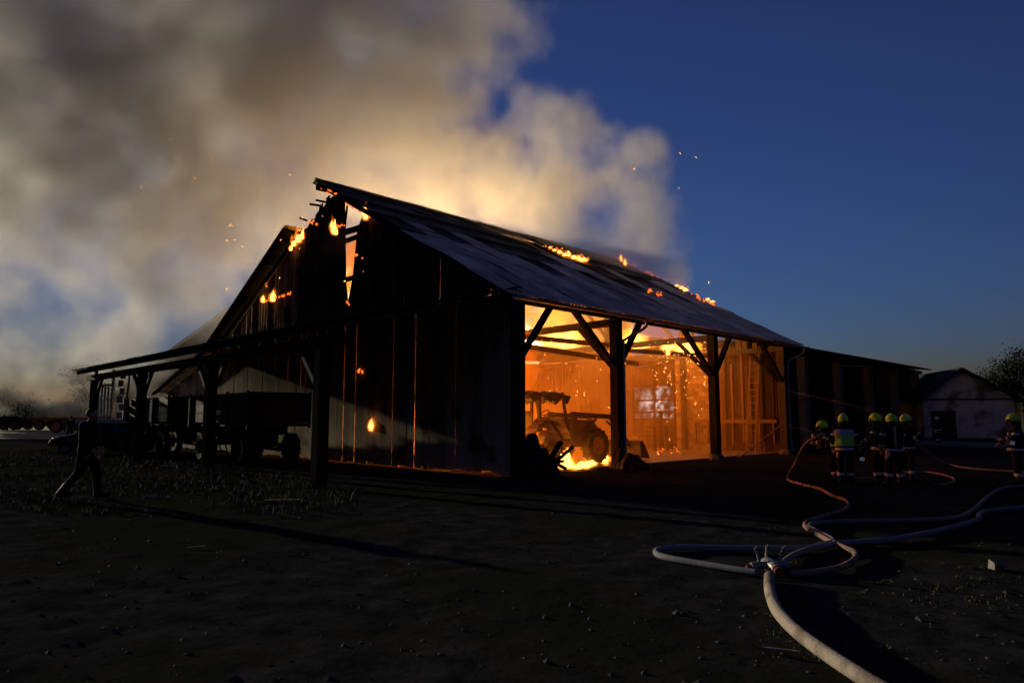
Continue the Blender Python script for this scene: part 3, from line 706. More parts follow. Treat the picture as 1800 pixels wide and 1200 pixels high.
for a in [(1195, 482, 40, 40, 1.0), (1170, 440, 39, 66, 1.1), (1140, 370, 39, 70, 1.1), (1120, 300, 39, 62, 1.1), (1140, 265, 40, 42, 1.0), (1050, 290, 38, 80, 1.1), (1000, 230, 38, 70, 1.1), (940, 185, 38, 60, 1.0), (1085, 250, 39, 45, .9),
          (1060, 400, 38, 90, .9), (960, 340, 37, 100, .8), (900, 290, 37, 95, .8), (980, 410, 37, 70, .7), (850, 360, 36, 110, .6), (820, 270, 36, 110, .7), (740, 330, 36, 130, .6), (720, 190, 36, 140, .9),
          (650, 260, 35, 140, .7), (600, 350, 34, 110, .7), (560, 250, 35, 150, .9), (480, 400, 34, 110, .9), (430, 330, 35, 150, 1.0), (640, 80, 37, 170, 1.0), (780, 60, 38, 140, .8), (900, 40, 38, 100, .55), (850, 150, 38, 90, .45),
          (480, 120, 37, 190, 1.1), (300, 250, 37, 190, 1.1), (300, 80, 38, 220, 1.1), (120, 120, 38, 220, 1.1), (0, 200, 39, 200, 1.0), (-100, 60, 39, 220, 1.1), (230, 400, 36, 130, 1.0), (380, 470, 35, 95, .8), (285, 500, 36, 105, .75), (200, 540, 38, 110, .45), (340, 440, 36, 90, .7), (330, 560, 36, 110, .5), (90, 450, 37, 130, .65), (-40, 400, 38, 150, .75), (160, 340, 37, 100, .8), (60, 330, 38, 90, .8),
          (120, 590, 40, 170, .27), (-40, 660, 42, 150, .2), (220, 660, 42, 130, .18), (600, -60, 38, 200, .8), (300, -80, 38, 240, .8), (575, 450, 27, 60, .22), (520, 520, 27, 50, .2), (1100, 455, 38, 55, .8), (1010, 428, 37, 55, .7), (1160, 480, 39.5, 45, .9), (900, 400, 35, 60, .6), (1050, 440, 36, 40, .6), (800, 410, 31, 45, .2), (900, 440, 32, 45, .2), (1000, 470, 33, 40, .18), (700, 385, 29, 40, .18)]: puff(*a)
vol_mat('smoke_outdoor', (0.968, 0.958, 0.928), 0.38, 0.27)
smoke_volume('smoke_plume', (-46, 21, 2.0), (15, 56, 30), .29, SB, MATS['smoke_outdoor'], label='great tan smoke plume rolling off the ridge to the left')
def even_vol(name, color, aniso, dens):
    m = vol_mat(name, color, aniso, dens); m.node_tree.nodes['Principled Volume'].inputs['Density Attribute'].default_value = ''
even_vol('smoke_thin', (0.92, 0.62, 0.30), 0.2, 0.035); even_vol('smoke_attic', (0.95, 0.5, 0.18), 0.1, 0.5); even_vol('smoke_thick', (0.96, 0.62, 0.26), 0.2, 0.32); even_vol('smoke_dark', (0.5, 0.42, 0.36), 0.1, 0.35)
pm = MB().add([(u, v, z) for u in (.25, 18.1) for v, z in ((.45, .1), (21.2, .1), (21.2, 4.7), (10.75, 10.4), (.45, 4.7))], [(0, 1, 2, 3, 4), (9, 8, 7, 6, 5), (0, 5, 6, 1), (1, 6, 7, 2), (2, 7, 8, 3), (3, 8, 9, 4), (4, 9, 5, 0)])
tag(obj('indoor_smoke', pm, 'smoke_thin', loc=BO, rot=(0, 0, BA)), 'thin orange haze filling the inside of the barn', 'smoke', kind='stuff')
lm = MB(); rn = random.Random(5)
for u, v, z, r in [(1.9, 3.4, 2.2, 1.2), (2.2, 5.5, 2.2, 1.7), (2.4, 5.2, 4.2, 1.5), (3.0, 9, 2.8, 2.5), (3.2, 13, 2.8, 2.6), (5.6, 7.5, 2.4, 1.9), (5.2, 5.6, 3.8, 1.0), (7.2, 10.5, 3.0, 2.4), (6, 16, 2.8, 2.6), (10, 13.5, 2.8, 2.4), (8.3, 8.3, 3.9, 1.2), (3.2, 3.2, 3.9, .8), (12.5, 16, 3, 2.4), (4.4, 4.4, 5.2, .9), (1.3, 3.6, 4.0, .8)]:
    lm.capsule((u, v, z), (u+rn.uniform(-.5, .5), v+rn.uniform(-.5, .5), z+rn.uniform(-.3, .5)), r, r*.9, 12)
tag(link('smoke_bank', remeshed('smoke_bank', lm, 'smoke_thick', .3, 6), None, BO, (0, 0, BA)), 'dense orange smoke bank behind the burning tractor', 'smoke', kind='stuff')
lm = MB()
for u, v, z, r in [(1.4, 10.4, 8.7, 1.0), (2.4, 12.4, 9.0, .95), (1.2, 9.2, 8.6, .8), (1.6, 11.4, 7.6, 1.0), (2.2, 7.5, 6.8, .9), (3.2, 9.5, 7.2, 1.2), (2.4, 11.5, 7.2, 1.1), (4.5, 8.5, 7.0, 1.0), (5.5, 11, 7.6, 1.3), (4.0, 10.5, 8.3, 1.0), (7, 9.6, 7.6, 1.2), (9.5, 9.5, 7.6, 1.1), (12.5, 9.5, 7.5, 1.1)]: lm.capsule((u, v, z), (u+.3, v+.3, z+.3), r, r*.85, 12)
tag(link('attic_smoke', remeshed('attic_smoke', lm, 'smoke_attic', .25, 6), None, BO, (0, 0, BA)), 'glowing smoke in the attic behind the broken gable', 'smoke', kind='stuff')
lm = MB()
for u, v, z, r in [(14.6, 8.0, 3.4, .9), (15.4, 8.2, 2.6, .8), (14.0, 7.6, 4.2, .9), (15.2, 7.0, 3.6, .6), (13.2, 8.4, 3.2, 1.0), (12.4, 7.2, 4.3, .8)]: lm.capsule((u, v, z), (u+.3, v, z+.4), r, r*.8, 12)
tag(link('dark_smoke', remeshed('dark_smoke', lm, 'smoke_dark', .2, 6), None, BO, (0, 0, BA)), 'dark sooty smoke hanging before the far gate', 'smoke', kind='stuff')

# ================================================================== TRACTOR
def wheel(parent, x, y, z, r, w, rim_r, tyre_m='rubber', rim_m='rust_metal', lugs=14, name='wheel'):
    wh = link(name, None, parent, (x, y, z))
    b = MB(); b.lathe([(rim_r*.96, -w*.42), (r*.86, -w*.5), (r*.95, -w*.4), (r*.97, 0), (r*.95, w*.4), (r*.86, w*.5), (rim_r*.96, w*.42)], axis='y', n=26, caps=False)
    for k in range(lugs):
        a = 2*PI*k/lugs; c, s = math.cos(a), math.sin(a); ta = Vector((-s, 0, c)); ra = Vector((c, 0, s))
        for sd in (-1, 1):
            o = ra*(r*.95)+ta*(.03*sd); b.beam(o+Vector((0, 0, 0)), o+Vector((0, sd*w*.46, 0))+ta*(w*.25), .05, r*.1, ra)
    obj('tyre', b, tyre_m, wh, smooth=False)
    b = MB(); s = -1 if y < 0 else 1
    b.lathe([(.02, s*w*.16), (rim_r*.3, s*w*.2), (rim_r*.36, s*w*.1), (rim_r*.75, s*w*.05), (rim_r*.88, s*w*.38), (rim_r, s*w*.4), (rim_r, -s*w*.35), (rim_r*.8, -s*w*.2)], axis='y', n=24)
    for k in range(6): a = PI*k/3; b.lathe([(.02, s*w*.1), (.02, s*w*.2)], (rim_r*.5*math.cos(a), 0, rim_r*.5*math.sin(a)), 'y', 6)
    obj('rim', b, rim_m, wh, smooth=False); return wh
TR = thing('burnt_tractor', 'burnt-out farm tractor with front loader standing in flames inside the barn', 'tractor', bw(3.0, 2.25, .05), BA)
def tp(name, m, mb, parent=TR, **k): return obj(name, mb, m, parent, **k)
# rear wheels: near one burnt to the rim
rw = link('rear_wheel', None, TR, (0, -.82, .78))
b = MB(); b.lathe([(.03, -.22), (.1, -.24), (.12, -.16), (.36, -.1), (.40, -.2), (.43, -.2), (.43, .2), (.36, .1)], axis='y', n=28); tp('rim', 'ash_panel', b, rw)
b = MB(); pts = [(0.58*math.cos(a), 0, .58*math.sin(a)) for a in [PI*1.02+k*PI*.96/16 for k in range(17)]]; b.tube(pts, [.13+.03*math.sin(k*2.3) for k in range(17)], 8)
for k in range(12): a = PI*1.05+k*.24; b.beam((.6*math.cos(a), -.2, .6*math.sin(a)), (.74*math.cos(a+.1), .12, .74*math.sin(a+.1)), .06, .08)
tp('tyre', 'soot_metal', b, rw)
wheel(TR, 0, .82, .78, .78, .42, .45, name='rear_wheel')
for y in (-.81, .81): wheel(TR, 2.5, y, .63, .635, .36, .33, name='front_wheel')
tp('axle', 'soot_metal', MB().tube([(0, -.7, .78), (0, .7, .78)], .09, 8)); tp('axle', 'soot_metal', MB().tube([(2.5, -.65, .63), (2.5, .65, .63)], .07, 8))
tp('chassis', 'soot_metal', MB().box(-.4, 3.0, -.2, .2, .6, .98).box(.4, 1.3, -.34, .34, .5, .8))
# bonnet with slatted grille
b = MB(); b.prism([(1.35, .95), (3.15, .9), (3.22, 1.25), (3.05, 1.5), (1.4, 1.62)], -.33, .33); bon = tp('bonnet', 'soot_metal', b)
for k in range(5): tp('grille_slat', 'rust_metal', MB().box(3.2, 3.25, -.24, .24, .95+k*.09, .99+k*.09), bon)
# cab
cab = link('cab', None, TR)
for x0, x1, y, w in ((-.62, -.58, -.62, .08), (-.25, -.28, -.66, .1), (-.62, -.58, .62, .08), (-.25, -.28, .66, .1)):
    tp('pillar', 'soot_metal', MB().beam((x0, y, 1.42), (x1, y, 2.32), w, w), cab)
for y in (-.64, .64): tp('pillar', 'soot_metal', MB().tube([(1.28, y, .78), (1.12, y, 1.5), (.92, y, 2.5)], [.075, .065, .05], 6), cab)
b = MB(); nxr = 10
for sgn in (0,):
    vs = []; 
    for j in range(5):
        for i in range(nxr+1):
            x = -.78+2.05*i/nxr; y = -.74+1.48*j/4; z = 2.38+.06*math.sin(i*1.3+j)+.05*math.sin(j*2.1)-(.1 if i in (0, nxr) else 0)
            vs.append((x, y, z+.06))
    for j in range(5):
        for i in range(nxr+1):
            x = -.78+2.05*i/nxr; y = -.74+1.48*j/4; vs.append((x, y, 2.28+.07*math.sin(i*2.7+j*1.7)-(.16 if (i+j) % 4 == 1 else 0)))
    W_ = nxr+1; T = 5*W_
    fs = [(j*W_+i, j*W_+i+1, (j+1)*W_+i+1, (j+1)*W_+i) for j in range(4) for i in range(nxr)]+[(T+(j+1)*W_+i, T+(j+1)*W_+i+1, T+j*W_+i+1, T+j*W_+i) for j in range(4) for i in range(nxr)]
    fs += [(i, T+i, T+i+1, i+1) for i in range(nxr)]+[(4*W_+i+1, T+4*W_+i+1, T+4*W_+i, 4*W_+i) for i in range(nxr)]
    fs += [((j+1)*W_, T+(j+1)*W_, T+j*W_, j*W_) for j in range(4)]+[(j*W_+nxr, T+j*W_+nxr, T+(j+1)*W_+nxr, (j+1)*W_+nxr) for j in range(4)]
    b.add(vs, fs)
cr = tp('cab_roof', 'soot_metal', b, cab); cr['label'] = 'sagging charred cab roof'
for x, y in ((.25, -.7), (.5, -.7), (1.2, -.5), (1.25, .3), (-.1, -.7)): tp('charred_rag', 'soot_metal', MB().add([(x, y, 2.32), (x+.12, y, 2.32), (x+.07, y+.01, 2.32-R(.12, .3))], [(0, 1, 2)]).add([(x, y+.02, 2.32), (x+.12, y+.02, 2.32), (x+.07, y+.03, 2.1)], [(2, 1, 0)]), cab)
# fenders: curved shell with a filled inner side
for y0, y1, mm in ((-1.02, -.56, 'ash_panel'), (.56, 1.02, 'soot_metal')):
    b = MB(); vs = []; fs = []; n_ = 13
    for k in range(n_):
        a = math.radians(12+k*12.2); rr = .93+.02*math.sin(k*1.9)
        for yy, r2 in ((y0, rr), (y1, rr), (y1, rr-.035), (y0, rr-.035)): vs.append((r2*math.cos(a), yy, .72+r2*math.sin(a)))
    for k in range(n_-1):
        for q_ in range(4): fs.append((k*4+q_, k*4+(q_+1) % 4, k*4+4+(q_+1) % 4, k*4+4+q_))
    b.add(vs, fs)
    yi = y1 if y0 < 0 else y0
    pr = [(.9*math.cos(math.radians(a)), .72+.9*math.sin(math.radians(a))) for a in range(12, 160, 12)]+[(-.5, .95), (-.3, 1.2), (.0, 1.3), (.3, 1.2), (.55, .95)]
    b.prism(pr, yi-.02, yi+.02); tp('fender', mm, b)
tp('cab_side', 'ash_panel', MB().prism([(-.6, 1.35), (.35, 1.45), (.62, 1.1), (.85, .8), (.4, .8), (.1, 1.3)], -.64, -.6), cab)
tp('step_plate', 'soot_metal', MB().beam((.35, -.66, 1.5), (.85, -.66, .86), .06, .12).beam((.85, -.66, .86), (1.3, -.66, .82), .06, .1), cab)
tp('seat', 'soot_metal', MB().box(-.2, .3, -.25, .25, 1.15, 1.3).prism([(-.25, 1.25), (-.12, 1.25), (-.2, 1.85), (-.3, 1.8)], -.22, .22), cab)
b = MB(); c0 = Vector((.72, 0, 1.72)); pts = [c0+Vector((.1*math.sin(a), .2*math.cos(a), .17*math.sin(a))) for a in [2*PI*k/14 for k in range(15)]]
b.tube(pts, .02, 5); b.tube([(1.0, 0, 1.2), tuple(c0)], .03, 6); b.beam(pts[0], pts[7], .03, .03); tp('steering_wheel', 'soot_metal', b, cab)
# front loader
ld = link('front_loader', None, TR)
for y in (-.55, .55):
    tp('loader_mast', 'soot_metal', MB().prism([(1.48, .7), (1.72, .7), (1.75, 1.83), (1.5, 1.83)], y-.06, y+.06), ld)
    tp('loader_arm', 'soot_metal', MB().beam((1.55, y, 1.74), (3.75, y, 1.66), .1, .17).beam((3.7, y, 1.7), (4.95, y, .5), .1, .18), ld)
    tp('loader_ram', 'soot_metal', MB().tube([(1.7, y, .95), (2.9, y, 1.58)], .045, 7), ld)
    tp('loader_ram', 'soot_metal', MB().tube([(3.5, y, 1.5), (4.8, y, .75)], .04, 7), ld)
tp('cross_tube', 'soot_metal', MB().tube([(3.72, -.55, 1.66), (3.72, .55, 1.66)], .06, 8), ld)
b = MB(); b.prism([(4.95, .1), (5.55, .06), (5.56, .1), (5.02, .16), (4.98, .66), (5.12, .72), (5.1, .76), (4.92, .7)], -1.05, 1.05)
for y in (-1.05, 1.02): b.prism([(4.95, .1), (5.55, .06), (5.3, .5), (5.1, .74), (4.94, .68)], y, y+.03)
tp('bucket', 'soot_metal', b, ld)

# ================================================================== THINGS IN AND BY THE BARN
L_ = thing('wooden_ladder', 'long wooden ladder leaning on the boards by the right corner post', 'ladder', bw(17.2, 1.15, .05), BA)
for y in (0, .42): obj('ladder_rail', MB().beam((0, y, 0), (.85, y+(.04 if y else -.0), 4.9), .045, .08, (0, 1, 0)), 'inner_pale', L_)
for k in range(14): obj('rung', MB().tube([(.06+k*.057, .02, .35+k*.33), (.06+k*.057, .42, .35+k*.33)], .024, 6), 'inner_pale', L_)
P_ = thing('wooden_pallet', 'pallet of rough slats propped upright left of the masonry pier', 'pallet', bw(16.6, 5.2, .05), BA+.25)
for k in range(5): obj('slat', MB().box(0, .03, 0, 1.5, .2+k*.22, .32+k*.22), 'timber', P_)
for y in (.1, .7, 1.35): obj('bearer', MB().box(.03, .12, y, y+.1, 0, 1.25), 'timber', P_)
obj('bearer', MB().box(-.1, 0, .55, .72, 0, 1.9), 'charred', P_)
C_ = thing('crate_frame', 'square pale timber crate frame on the floor beyond the bucket', 'crate', bw(14.2, 5.6, .05), BA+.9)
for n_, x0, x1, z0, z1 in (('crate_rail', 0, 1.0, 0, .08), ('crate_rail', 0, 1.0, .62, .7), ('crate_stile', 0, .08, .08, .62), ('crate_stile', .92, 1.0, .08, .62)): obj(n_, MB().box(x0, x1, 0, .1, z0, z1), 'inner_pale', C_)
obj('crate_board', MB().box(.08, .92, .04, .06, .08, .62), 'inner_board', C_)
for i, (u, v, du, lab) in enumerate(((15.2, 5.4, .5, 'first burnt plank leaning over the crate frame'), (15.9, 5.1, .35, 'second burnt plank leaning beside the pallet'))):
    tag(obj('burnt_plank', MB().beam((0, 0, 0), (du, .35, 1.2), .14, .05), 'charred', loc=bw(u, v, .05), rot=(0, 0, BA)), lab, 'plank', 'burnt planks')
tag(obj('pole', MB().tube([(0, 0, .03), (1.6, -.5, 1.35)], .035, 7), 'inner_pale', loc=gp(1300, 805), rot=(0, 0, .1)), 'thin pole leaning low against the rail by the right corner', 'pole')
# work bench behind near post A's right
# rubble heap at the corner
rb = thing('rubble_heap', 'black heap of scrap and collapsed sheets at the near corner of the barn', 'heap', bw(.55, -.55, 0), BA)
b = MB()
for k in range(16): a = R(0, 6.28); d = R(0, .6); b.capsule((d*math.cos(a)-.1, d*math.sin(a)*.8, R(0, .5)*(1-d*.8)), (d*math.cos(a)+R(-.3, .3), d*math.sin(a)*.8+R(-.3, .3), R(.1, .8)*(1-d*.9)), R(.14, .25), R(.14, .25), 7)
b.capsule((-.35, 0, .3), (-.3, .1, 1.05), .3, .2); link('debris_mass', remeshed('debris_mass', b, 'soot_metal', .06, 2), rb)
for k in range(9): a = R(0, 6.28); obj('scrap_bar', MB().beam((R(-.5, .4), R(-.6, .3), R(.0, .3)), (R(-.5, .9), R(-.7, .5), R(.4, 1.0)), .05, .09), 'charred', rb)
rb2 = thing('leaning_bars', 'thin bars leaning on the middle open-bay post near the front wheel', 'bars', bw(4.5, -.45, 0), BA)
for k, (dx, dz) in enumerate(((.35, 1.25), (.5, .95))): obj('bar', MB().beam((-.6+k*.2, 0, 0), (dx, .3, dz), .035, .035), 'rust_metal', rb2)
b = MB()
for k in range(8): a = k*.78; b.capsule((.45*math.cos(a), .4*math.sin(a), .05), (.2*math.cos(a), .2*math.sin(a), R(.15, .42)), .16, .14, 7)
tag(link('ash_mound', remeshed('ash_mound', b, 'soot_metal', .05, 3), None, bw(5.0, -.55, -.02), (0, 0, BA)), 'dark mound of ash at the foot of the middle open-bay post', 'mound')

fl_ = thing('floodlight', 'white floodlight added on a stand behind the far gate to light its panes', 'floodlight', bw(19.0, 7.4, 0), BA)  # lamp added out of sight to account for the bright gate panes
obj('stand', MB().tube([(0, 0, 0), (0, 0, 2.3)], .04, 8).tube([(0, 0, .6), (.5, .3, 0)], .03, 6).tube([(0, 0, .6), (-.3, .5, 0)], .03, 6).tube([(0, 0, .6), (-.1, -.5, 0)], .03, 6), 'black_paint', fl_)
for yy, zz in ((-.45, 2.1), (.35, 2.15), (-.1, 2.75)): obj('lamp_head', MB().box(-.02, .2, yy-.32, yy+.32, zz, zz+.5), 'black_paint', fl_); obj('lamp_glass', MB().box(-.035, -.022, yy-.29, yy+.29, zz+.03, zz+.47), 'flood_glass', fl_)
# ---- wagons under the lean-to
def wagon(label, u, v, L, rot=0):
    t = thing('farm_wagon', label, 'wagon', bw(u, v, 0), BA+PI/2+rot, 'wagons under the lean-to')
    body = link('wagon_box', None, t)
    for y in (-1.1, 1.1):
        for k in range(3): obj('side_plank', MB().box(0, L, y-.025, y+.025, 1.5+k*.36, 1.84+k*.36), 'black_paint', body)
        for x in (.05, L*.33, L*.66, L-.05): obj('side_stake', MB().box(x-.05, x+.05, y+(.03 if y > 0 else -.1), y+(.1 if y > 0 else -.03), 1.3, 2.62), 'black_paint', body)
    for x in (0, L): obj('end_board', MB().box(x-.03, x+.03, -1.07, 1.07, 1.5, 2.58), 'black_paint', body)
    obj('deck', MB().box(-.05, L+.05, -1.05, 1.05, 1.36, 1.49), 'black_paint', body)
    obj('chassis', MB().box(.3, L-.3, -.45, -.3, 1.05, 1.35).box(.3, L-.3, .3, .45, 1.05, 1.35).box(.9, 1.15, -.9, .9, .6, .75).box(L-1.2, L-.95, -.9, .9, .6, .75).box(.9, 1.15, -.4, .4, .7, 1.2).box(L-1.2, L-.95, -.4, .4, .7, 1.2), 'black_paint', t)
    for x in (1.0, L-1.1):
        for y in (-.95, .95): wheel(t, x, y, .56, .56, .3, .32, rim_m='rust_metal' if x > 2 else 'black_paint', lugs=10)
    obj('drawbar', MB().beam((.6, .25, .6), (-1.5, 0, .5), .1, .1).beam((.6, -.25, .6), (-1.5, 0, .5), .1, .1), 'black_paint', t)
    return t
wagon('black boarded farm wagon under the lean-to nearest the big near post', -2.7, 9.2, 5.6)
wagon('black boarded farm wagon under the lean-to behind the third post', -2.9, 16.6, 6.0, .02)
# old seed drill silhouette between the wagons
sd = thing('seed_drill', 'dark rusty seed drill between the wagon and the lit gable boards', 'machine', bw(-1.9, 14.9, 0), BA+PI/2)
obj('hopper', MB().prism([(-.4, .9), (.4, .9), (.55, 1.5), (-.55, 1.5)], -.9, .9), 'black_paint', sd)
for y in (-1.0, 1.0): wheel(sd, 0, y, .5, .5, .16, .4, lugs=12)
for k in range(7): obj('coulter', MB().beam((-.1, -.75+k*.25, .9), (-.55, -.75+k*.25, .05), .04, .06), 'rust_metal', sd)
# flat trailer with a white slatted rack, left end
c0 = gp(200, 795); q = bl(c0)
fb = thing('flat_trailer', 'flat trailer carrying a tall white slatted rack at the far left lean-to bay', 'trailer', Vector((-20.1, 34.0, 0)), math.radians(-8))
obj('deck', MB().box(-.9, 2.4, -.9, .9, 1.42, 1.6), 'white_paint', fb); obj('chassis', MB().box(-.6, 2.2, -.4, .4, 1.05, 1.42), 'black_paint', fb)
for x in (-.2, 1.6):
    for y in (-.85, .85): wheel(fb, x, y, .5, .5, .26, .3, lugs=8)
rk = link('rack', None, fb)
for x in (.02, .95): obj('rack_post', MB().box(x-.05, x+.05, -.9, -.8, 1.6, 4.0), 'black_paint' if x < .5 else 'white_paint', rk)
for k in range(5): obj('rack_slat', MB().beam((.15+k*.17, -.93, 1.75), (.1+k*.17, -.93, 3.25), .09, .03, (0, 1, 0)), 'white_paint', rk)
for z in (1.72, 3.25, 3.62): obj('rack_rail', MB().box(0, 1.0, -.9, -.84, z-.06, z+.06), 'white_paint', rk)
obj('rack_rail', MB().beam((0, -.97, 3.3), (1.0, -.97, 3.02), .03, .1, (0, 1, 0)), 'white_paint', rk)
for k in range(6): obj('rack_plank', MB().box(1.25+.1*(k % 2), 1.5+.1*(k % 2), -.9, -.82, 1.65+k*.38, 1.95+k*.38), 'white_paint', rk)
obj('rack_post', MB().beam((1.7, -.88, 1.6), (1.82, -.88, 4.0), .07, .07), 'white_paint', rk)

# ================================================================== CAR AND PEOPLE AT LEFT
car = thing('parked_car', 'small dark car parked behind the walking man', 'car', gp(176, 795), math.radians(196))
b = MB(); prof = [(1.9, .35), (1.98, .5), (1.92, .68), (1.55, .82), (.95, .93), (.25, 1.38), (-.2, 1.46), (-1.1, 1.42), (-1.6, 1.02), (-1.95, .95), (-2.02, .55), (-1.95, .3)]
cols = []
for y, sx, sz in ((-.82, .985, .97), (-.74, 1, 1), (.74, 1, 1), (.82, .985, .97)):
    for x, z in prof:
        yy = y*(.80 if z > 1.2 else .95 if z > .9 else 1); cols.append((x*sx, yy, .3+(z-.3)*sz))
n = len(prof); b.add(cols, [tuple(range(n)), tuple(range(4*n-1, 3*n-1, -1))]+[(j*n+i, (j+1)*n+i, (j+1)*n+(i+1) % n, j*n+(i+1) % n) for j in range(3) for i in range(n)])
obj('body', b, 'car_paint', car, smooth=False)
for y in (-1, 1):
    obj('side_window', MB().add([(.72, y*.80, .98), (.16, y*.70, 1.33), (-.25, y*.69, 1.39), (-.3, y*.82, .98)], [(0, 1, 2, 3)]).add([(-.36, y*.82, .98), (-.31, y*.69, 1.39), (-1.02, y*.69, 1.36), (-1.4, y*.82, 1.0)], [(0, 1, 2, 3)]), 'glass_dark', car)
    hl = MB(); hl.capsule((1.8, y*.6, .66), (1.86, y*.48, .66), .09, .09, 8); obj('headlight', hl, 'headlamp' if y < 0 else 'chrome', car)
    obj('mirror', MB().capsule((.55, y*.86, .98), (.55, y*.96, .99), .06, .06, 7), 'car_paint', car)
    for x in (1.28, -1.28): wheel(car, x, y*.72, .3, .3, .2, .2, rim_m='alloy', lugs=0)
obj('windscreen', MB().add([(.97, -.68, .95), (.97, .68, .95), (.28, .55, 1.39), (.28, -.55, 1.39)], [(0, 1, 2, 3)]), 'glass_dark', car)
obj('bumper', MB().box(1.93, 2.04, -.7, .7, .36, .5), 'black_paint', car)

def person(label, loc, heading, J, bulk=1.0, H=1.0, mats=('turnout', 'skin', 'glove'), group=None, helmet=None, vest=False, bands=True, tank=False, boots=True, hair=True, hand_mat=2, trousers=None):
    """J: joints in metres for a 1.75 m figure, x right, y forward, z up"""
    t = thing('person', label, 'person', loc, heading, group)
    D = dict(pel=(0, 0, .93), chest=(0, .0, 1.32), neck=(0, .01, 1.47), head=(0, .04, 1.60),
             sl=(-.19, 0, 1.40), sr=(.19, 0, 1.40), el=(-.25, -.02, 1.12), er=(.25, -.02, 1.12), hl=(-.26, .1, .88), hr=(.26, .1, .88),
             kl=(-.11, .03, .50), kr=(.11, .03, .50), al=(-.12, -.01, .09), ar=(.12, -.01, .09)); D.update(J)
    P = {k: Vector(v)*H for k, v in D.items()}
    b = MB(); k = bulk*H
    hp = Vector((.09*H, 0, 0))
    up = (P['chest']-P['pel'])
    rings = []
    for f, rx, ry in ((-.12, .12, .09), (0, .165, .12), (.3, .155, .11), (.62, .175, .12), (.95, .19, .125), (1.12, .17, .11), (1.28, .09, .075), (1.4, .055, .055)):
        c = P['pel']+up*f if f <= 1 else P['chest']+(P['neck']-P['chest'])*((f-1)/.4); rings.append((c, rx*k, ry*k))
    b.rings(rings, 14)
    b.capsule(P['neck']-Vector((0, 0, .04)), P['head']-Vector((0, 0, .02)), .055*H, .05*H)
    hd = P['head']; fw = Vector((0, 1, 0))
    b.rings([(hd+Vector((0, .005, -.10))*H, .035*H, .04*H), (hd+Vector((0, .012, -.075))*H, .055*H, .07*H), (hd+Vector((0, .005, -.02))*H, .07*H, .088*H), (hd+Vector((0, 0, .04))*H, .075*H, .095*H), (hd+Vector((0, -.005, .085))*H, .062*H, .08*H), (hd+Vector((0, -.01, .115))*H, .03*H, .04*H)], 14)
    b.capsule(hd+Vector((0, .088, .012))*H, hd+Vector((0, .108, -.018))*H, .011*H, .016*H, 6)
    for s in (-1, 1): b.capsule(hd+Vector((s*.076, -.01, .015))*H, hd+Vector((s*.078, -.008, -.02))*H, .016*H, .011*H, 6)
    for s, S, E_, HN, K, A in ((-1, 'sl', 'el', 'hl', 'kl', 'al'), (1, 'sr', 'er', 'hr', 'kr', 'ar')):
        b.capsule(P['chest']+Vector((s*.08*H, 0, .05*H)), P[S], .085*k, .072*k); b.capsule(P[S], P[E_], .070*k, .052*k); b.capsule(P[E_], P[HN], .052*k, .038*k)
        d = (P[HN]-P[E_]).normalized(); sd = Vector((s*.2, .98, 0)); sd = (sd-d*sd.dot(d)).normalized(); palm = P[HN]+d*.07*H
        b.capsule(P[HN]+d*.01*H, palm, .03*H, .034*H, 8); nrm = d.cross(sd)
        for q, (off, ln) in enumerate(((-.028, .07), (-.009, .08), (.010, .075), (.027, .058))):
            r0 = palm+sd*off*H+d*.02*H; m1 = r0+d*ln*.55*H; m2 = m1+(d*.75+nrm*(-.6*s))*ln*.5*H
            b.capsule(r0, m1, .0095*H, .009*H, 6); b.capsule(m1, m2, .009*H, .008*H, 6)
        th = P[HN]+d*.03*H+sd*.03*H; b.capsule(th, th+(sd*.8+d*.6)*.05*H, .012*H, .010*H, 6)
        hip = P['pel']+Vector((s*.09*H, 0, -.02*H)); b.capsule(hip, P[K], .095*k, .068*k); b.capsule(P[K], P[A], .066*k, .05*k)
        b.capsule(P[A]+Vector((0, -.04*H, -.03*H)), P[A]+Vector((s*.02, .15, -.045))*H, .045*H, .04*H, 8)
    me = remeshed('body', b, list(mats), .0115*H, 3)
    fwrd = {}
    hl, hr = P['hl'], P['hr']
    dl = (hl-P['el']).normalized(); dr = (hr-P['er']).normalized()
    mi = []
    for p in me.polygons:
        c = p.center; i = 0
        if (c-hd).length < .2*H and c.z > P['neck'].z+.01*H: i = 1
        elif (c-hl).length < .25*H and (c-hl).dot(dl) > -.005: i = hand_mat
        elif (c-hr).length < .25*H and (c-hr).dot(dr) > -.005: i = hand_mat
        mi.append(i)
    me.polygons.foreach_set('material_index', mi)
    link('body', me, t)
    if helmet:
        h = MB(); o = hd
        h.rings([(o+Vector((0, -.02, -.03))*H, .115*H, .14*H), (o+Vector((0, -.015, .0))*H, .125*H, .155*H), (o+Vector((0, -.01, .06))*H, .122*H, .15*H), (o+Vector((0, -.01, .11))*H, .10*H, .125*H), (o+Vector((0, -.01, .15))*H, .06*H, .08*H), (o+Vector((0, -.01, .165))*H, .02*H, .03*H)], 16)
        ho = obj('helmet', h, helmet, t, smooth=True)
        obj('helmet_crest', MB().tube([o+Vector((0, -.14, .05))*H, o+Vector((0, -.09, .135))*H, o+Vector((0, 0, .168))*H, o+Vector((0, .08, .135))*H, o+Vector((0, .135, .05))*H], .018*H, 6), helmet, ho, smooth=True)
        v_ = MB(); v_.rings([(o+Vector((0, .03, -.045))*H, .105*H, .13*H), (o+Vector((0, .03, .03))*H, .115*H, .135*H)], 14); obj('visor', v_, 'glass_dark', ho, smooth=True)
        nc = MB(); nc.rings([(o+Vector((0, -.05, -.16))*H, .13*H, .09*H), (o+Vector((0, -.035, -.03))*H, .105*H, .11*H)], 12); obj('neck_cloth', nc, 'turnout', t)
    elif hair:
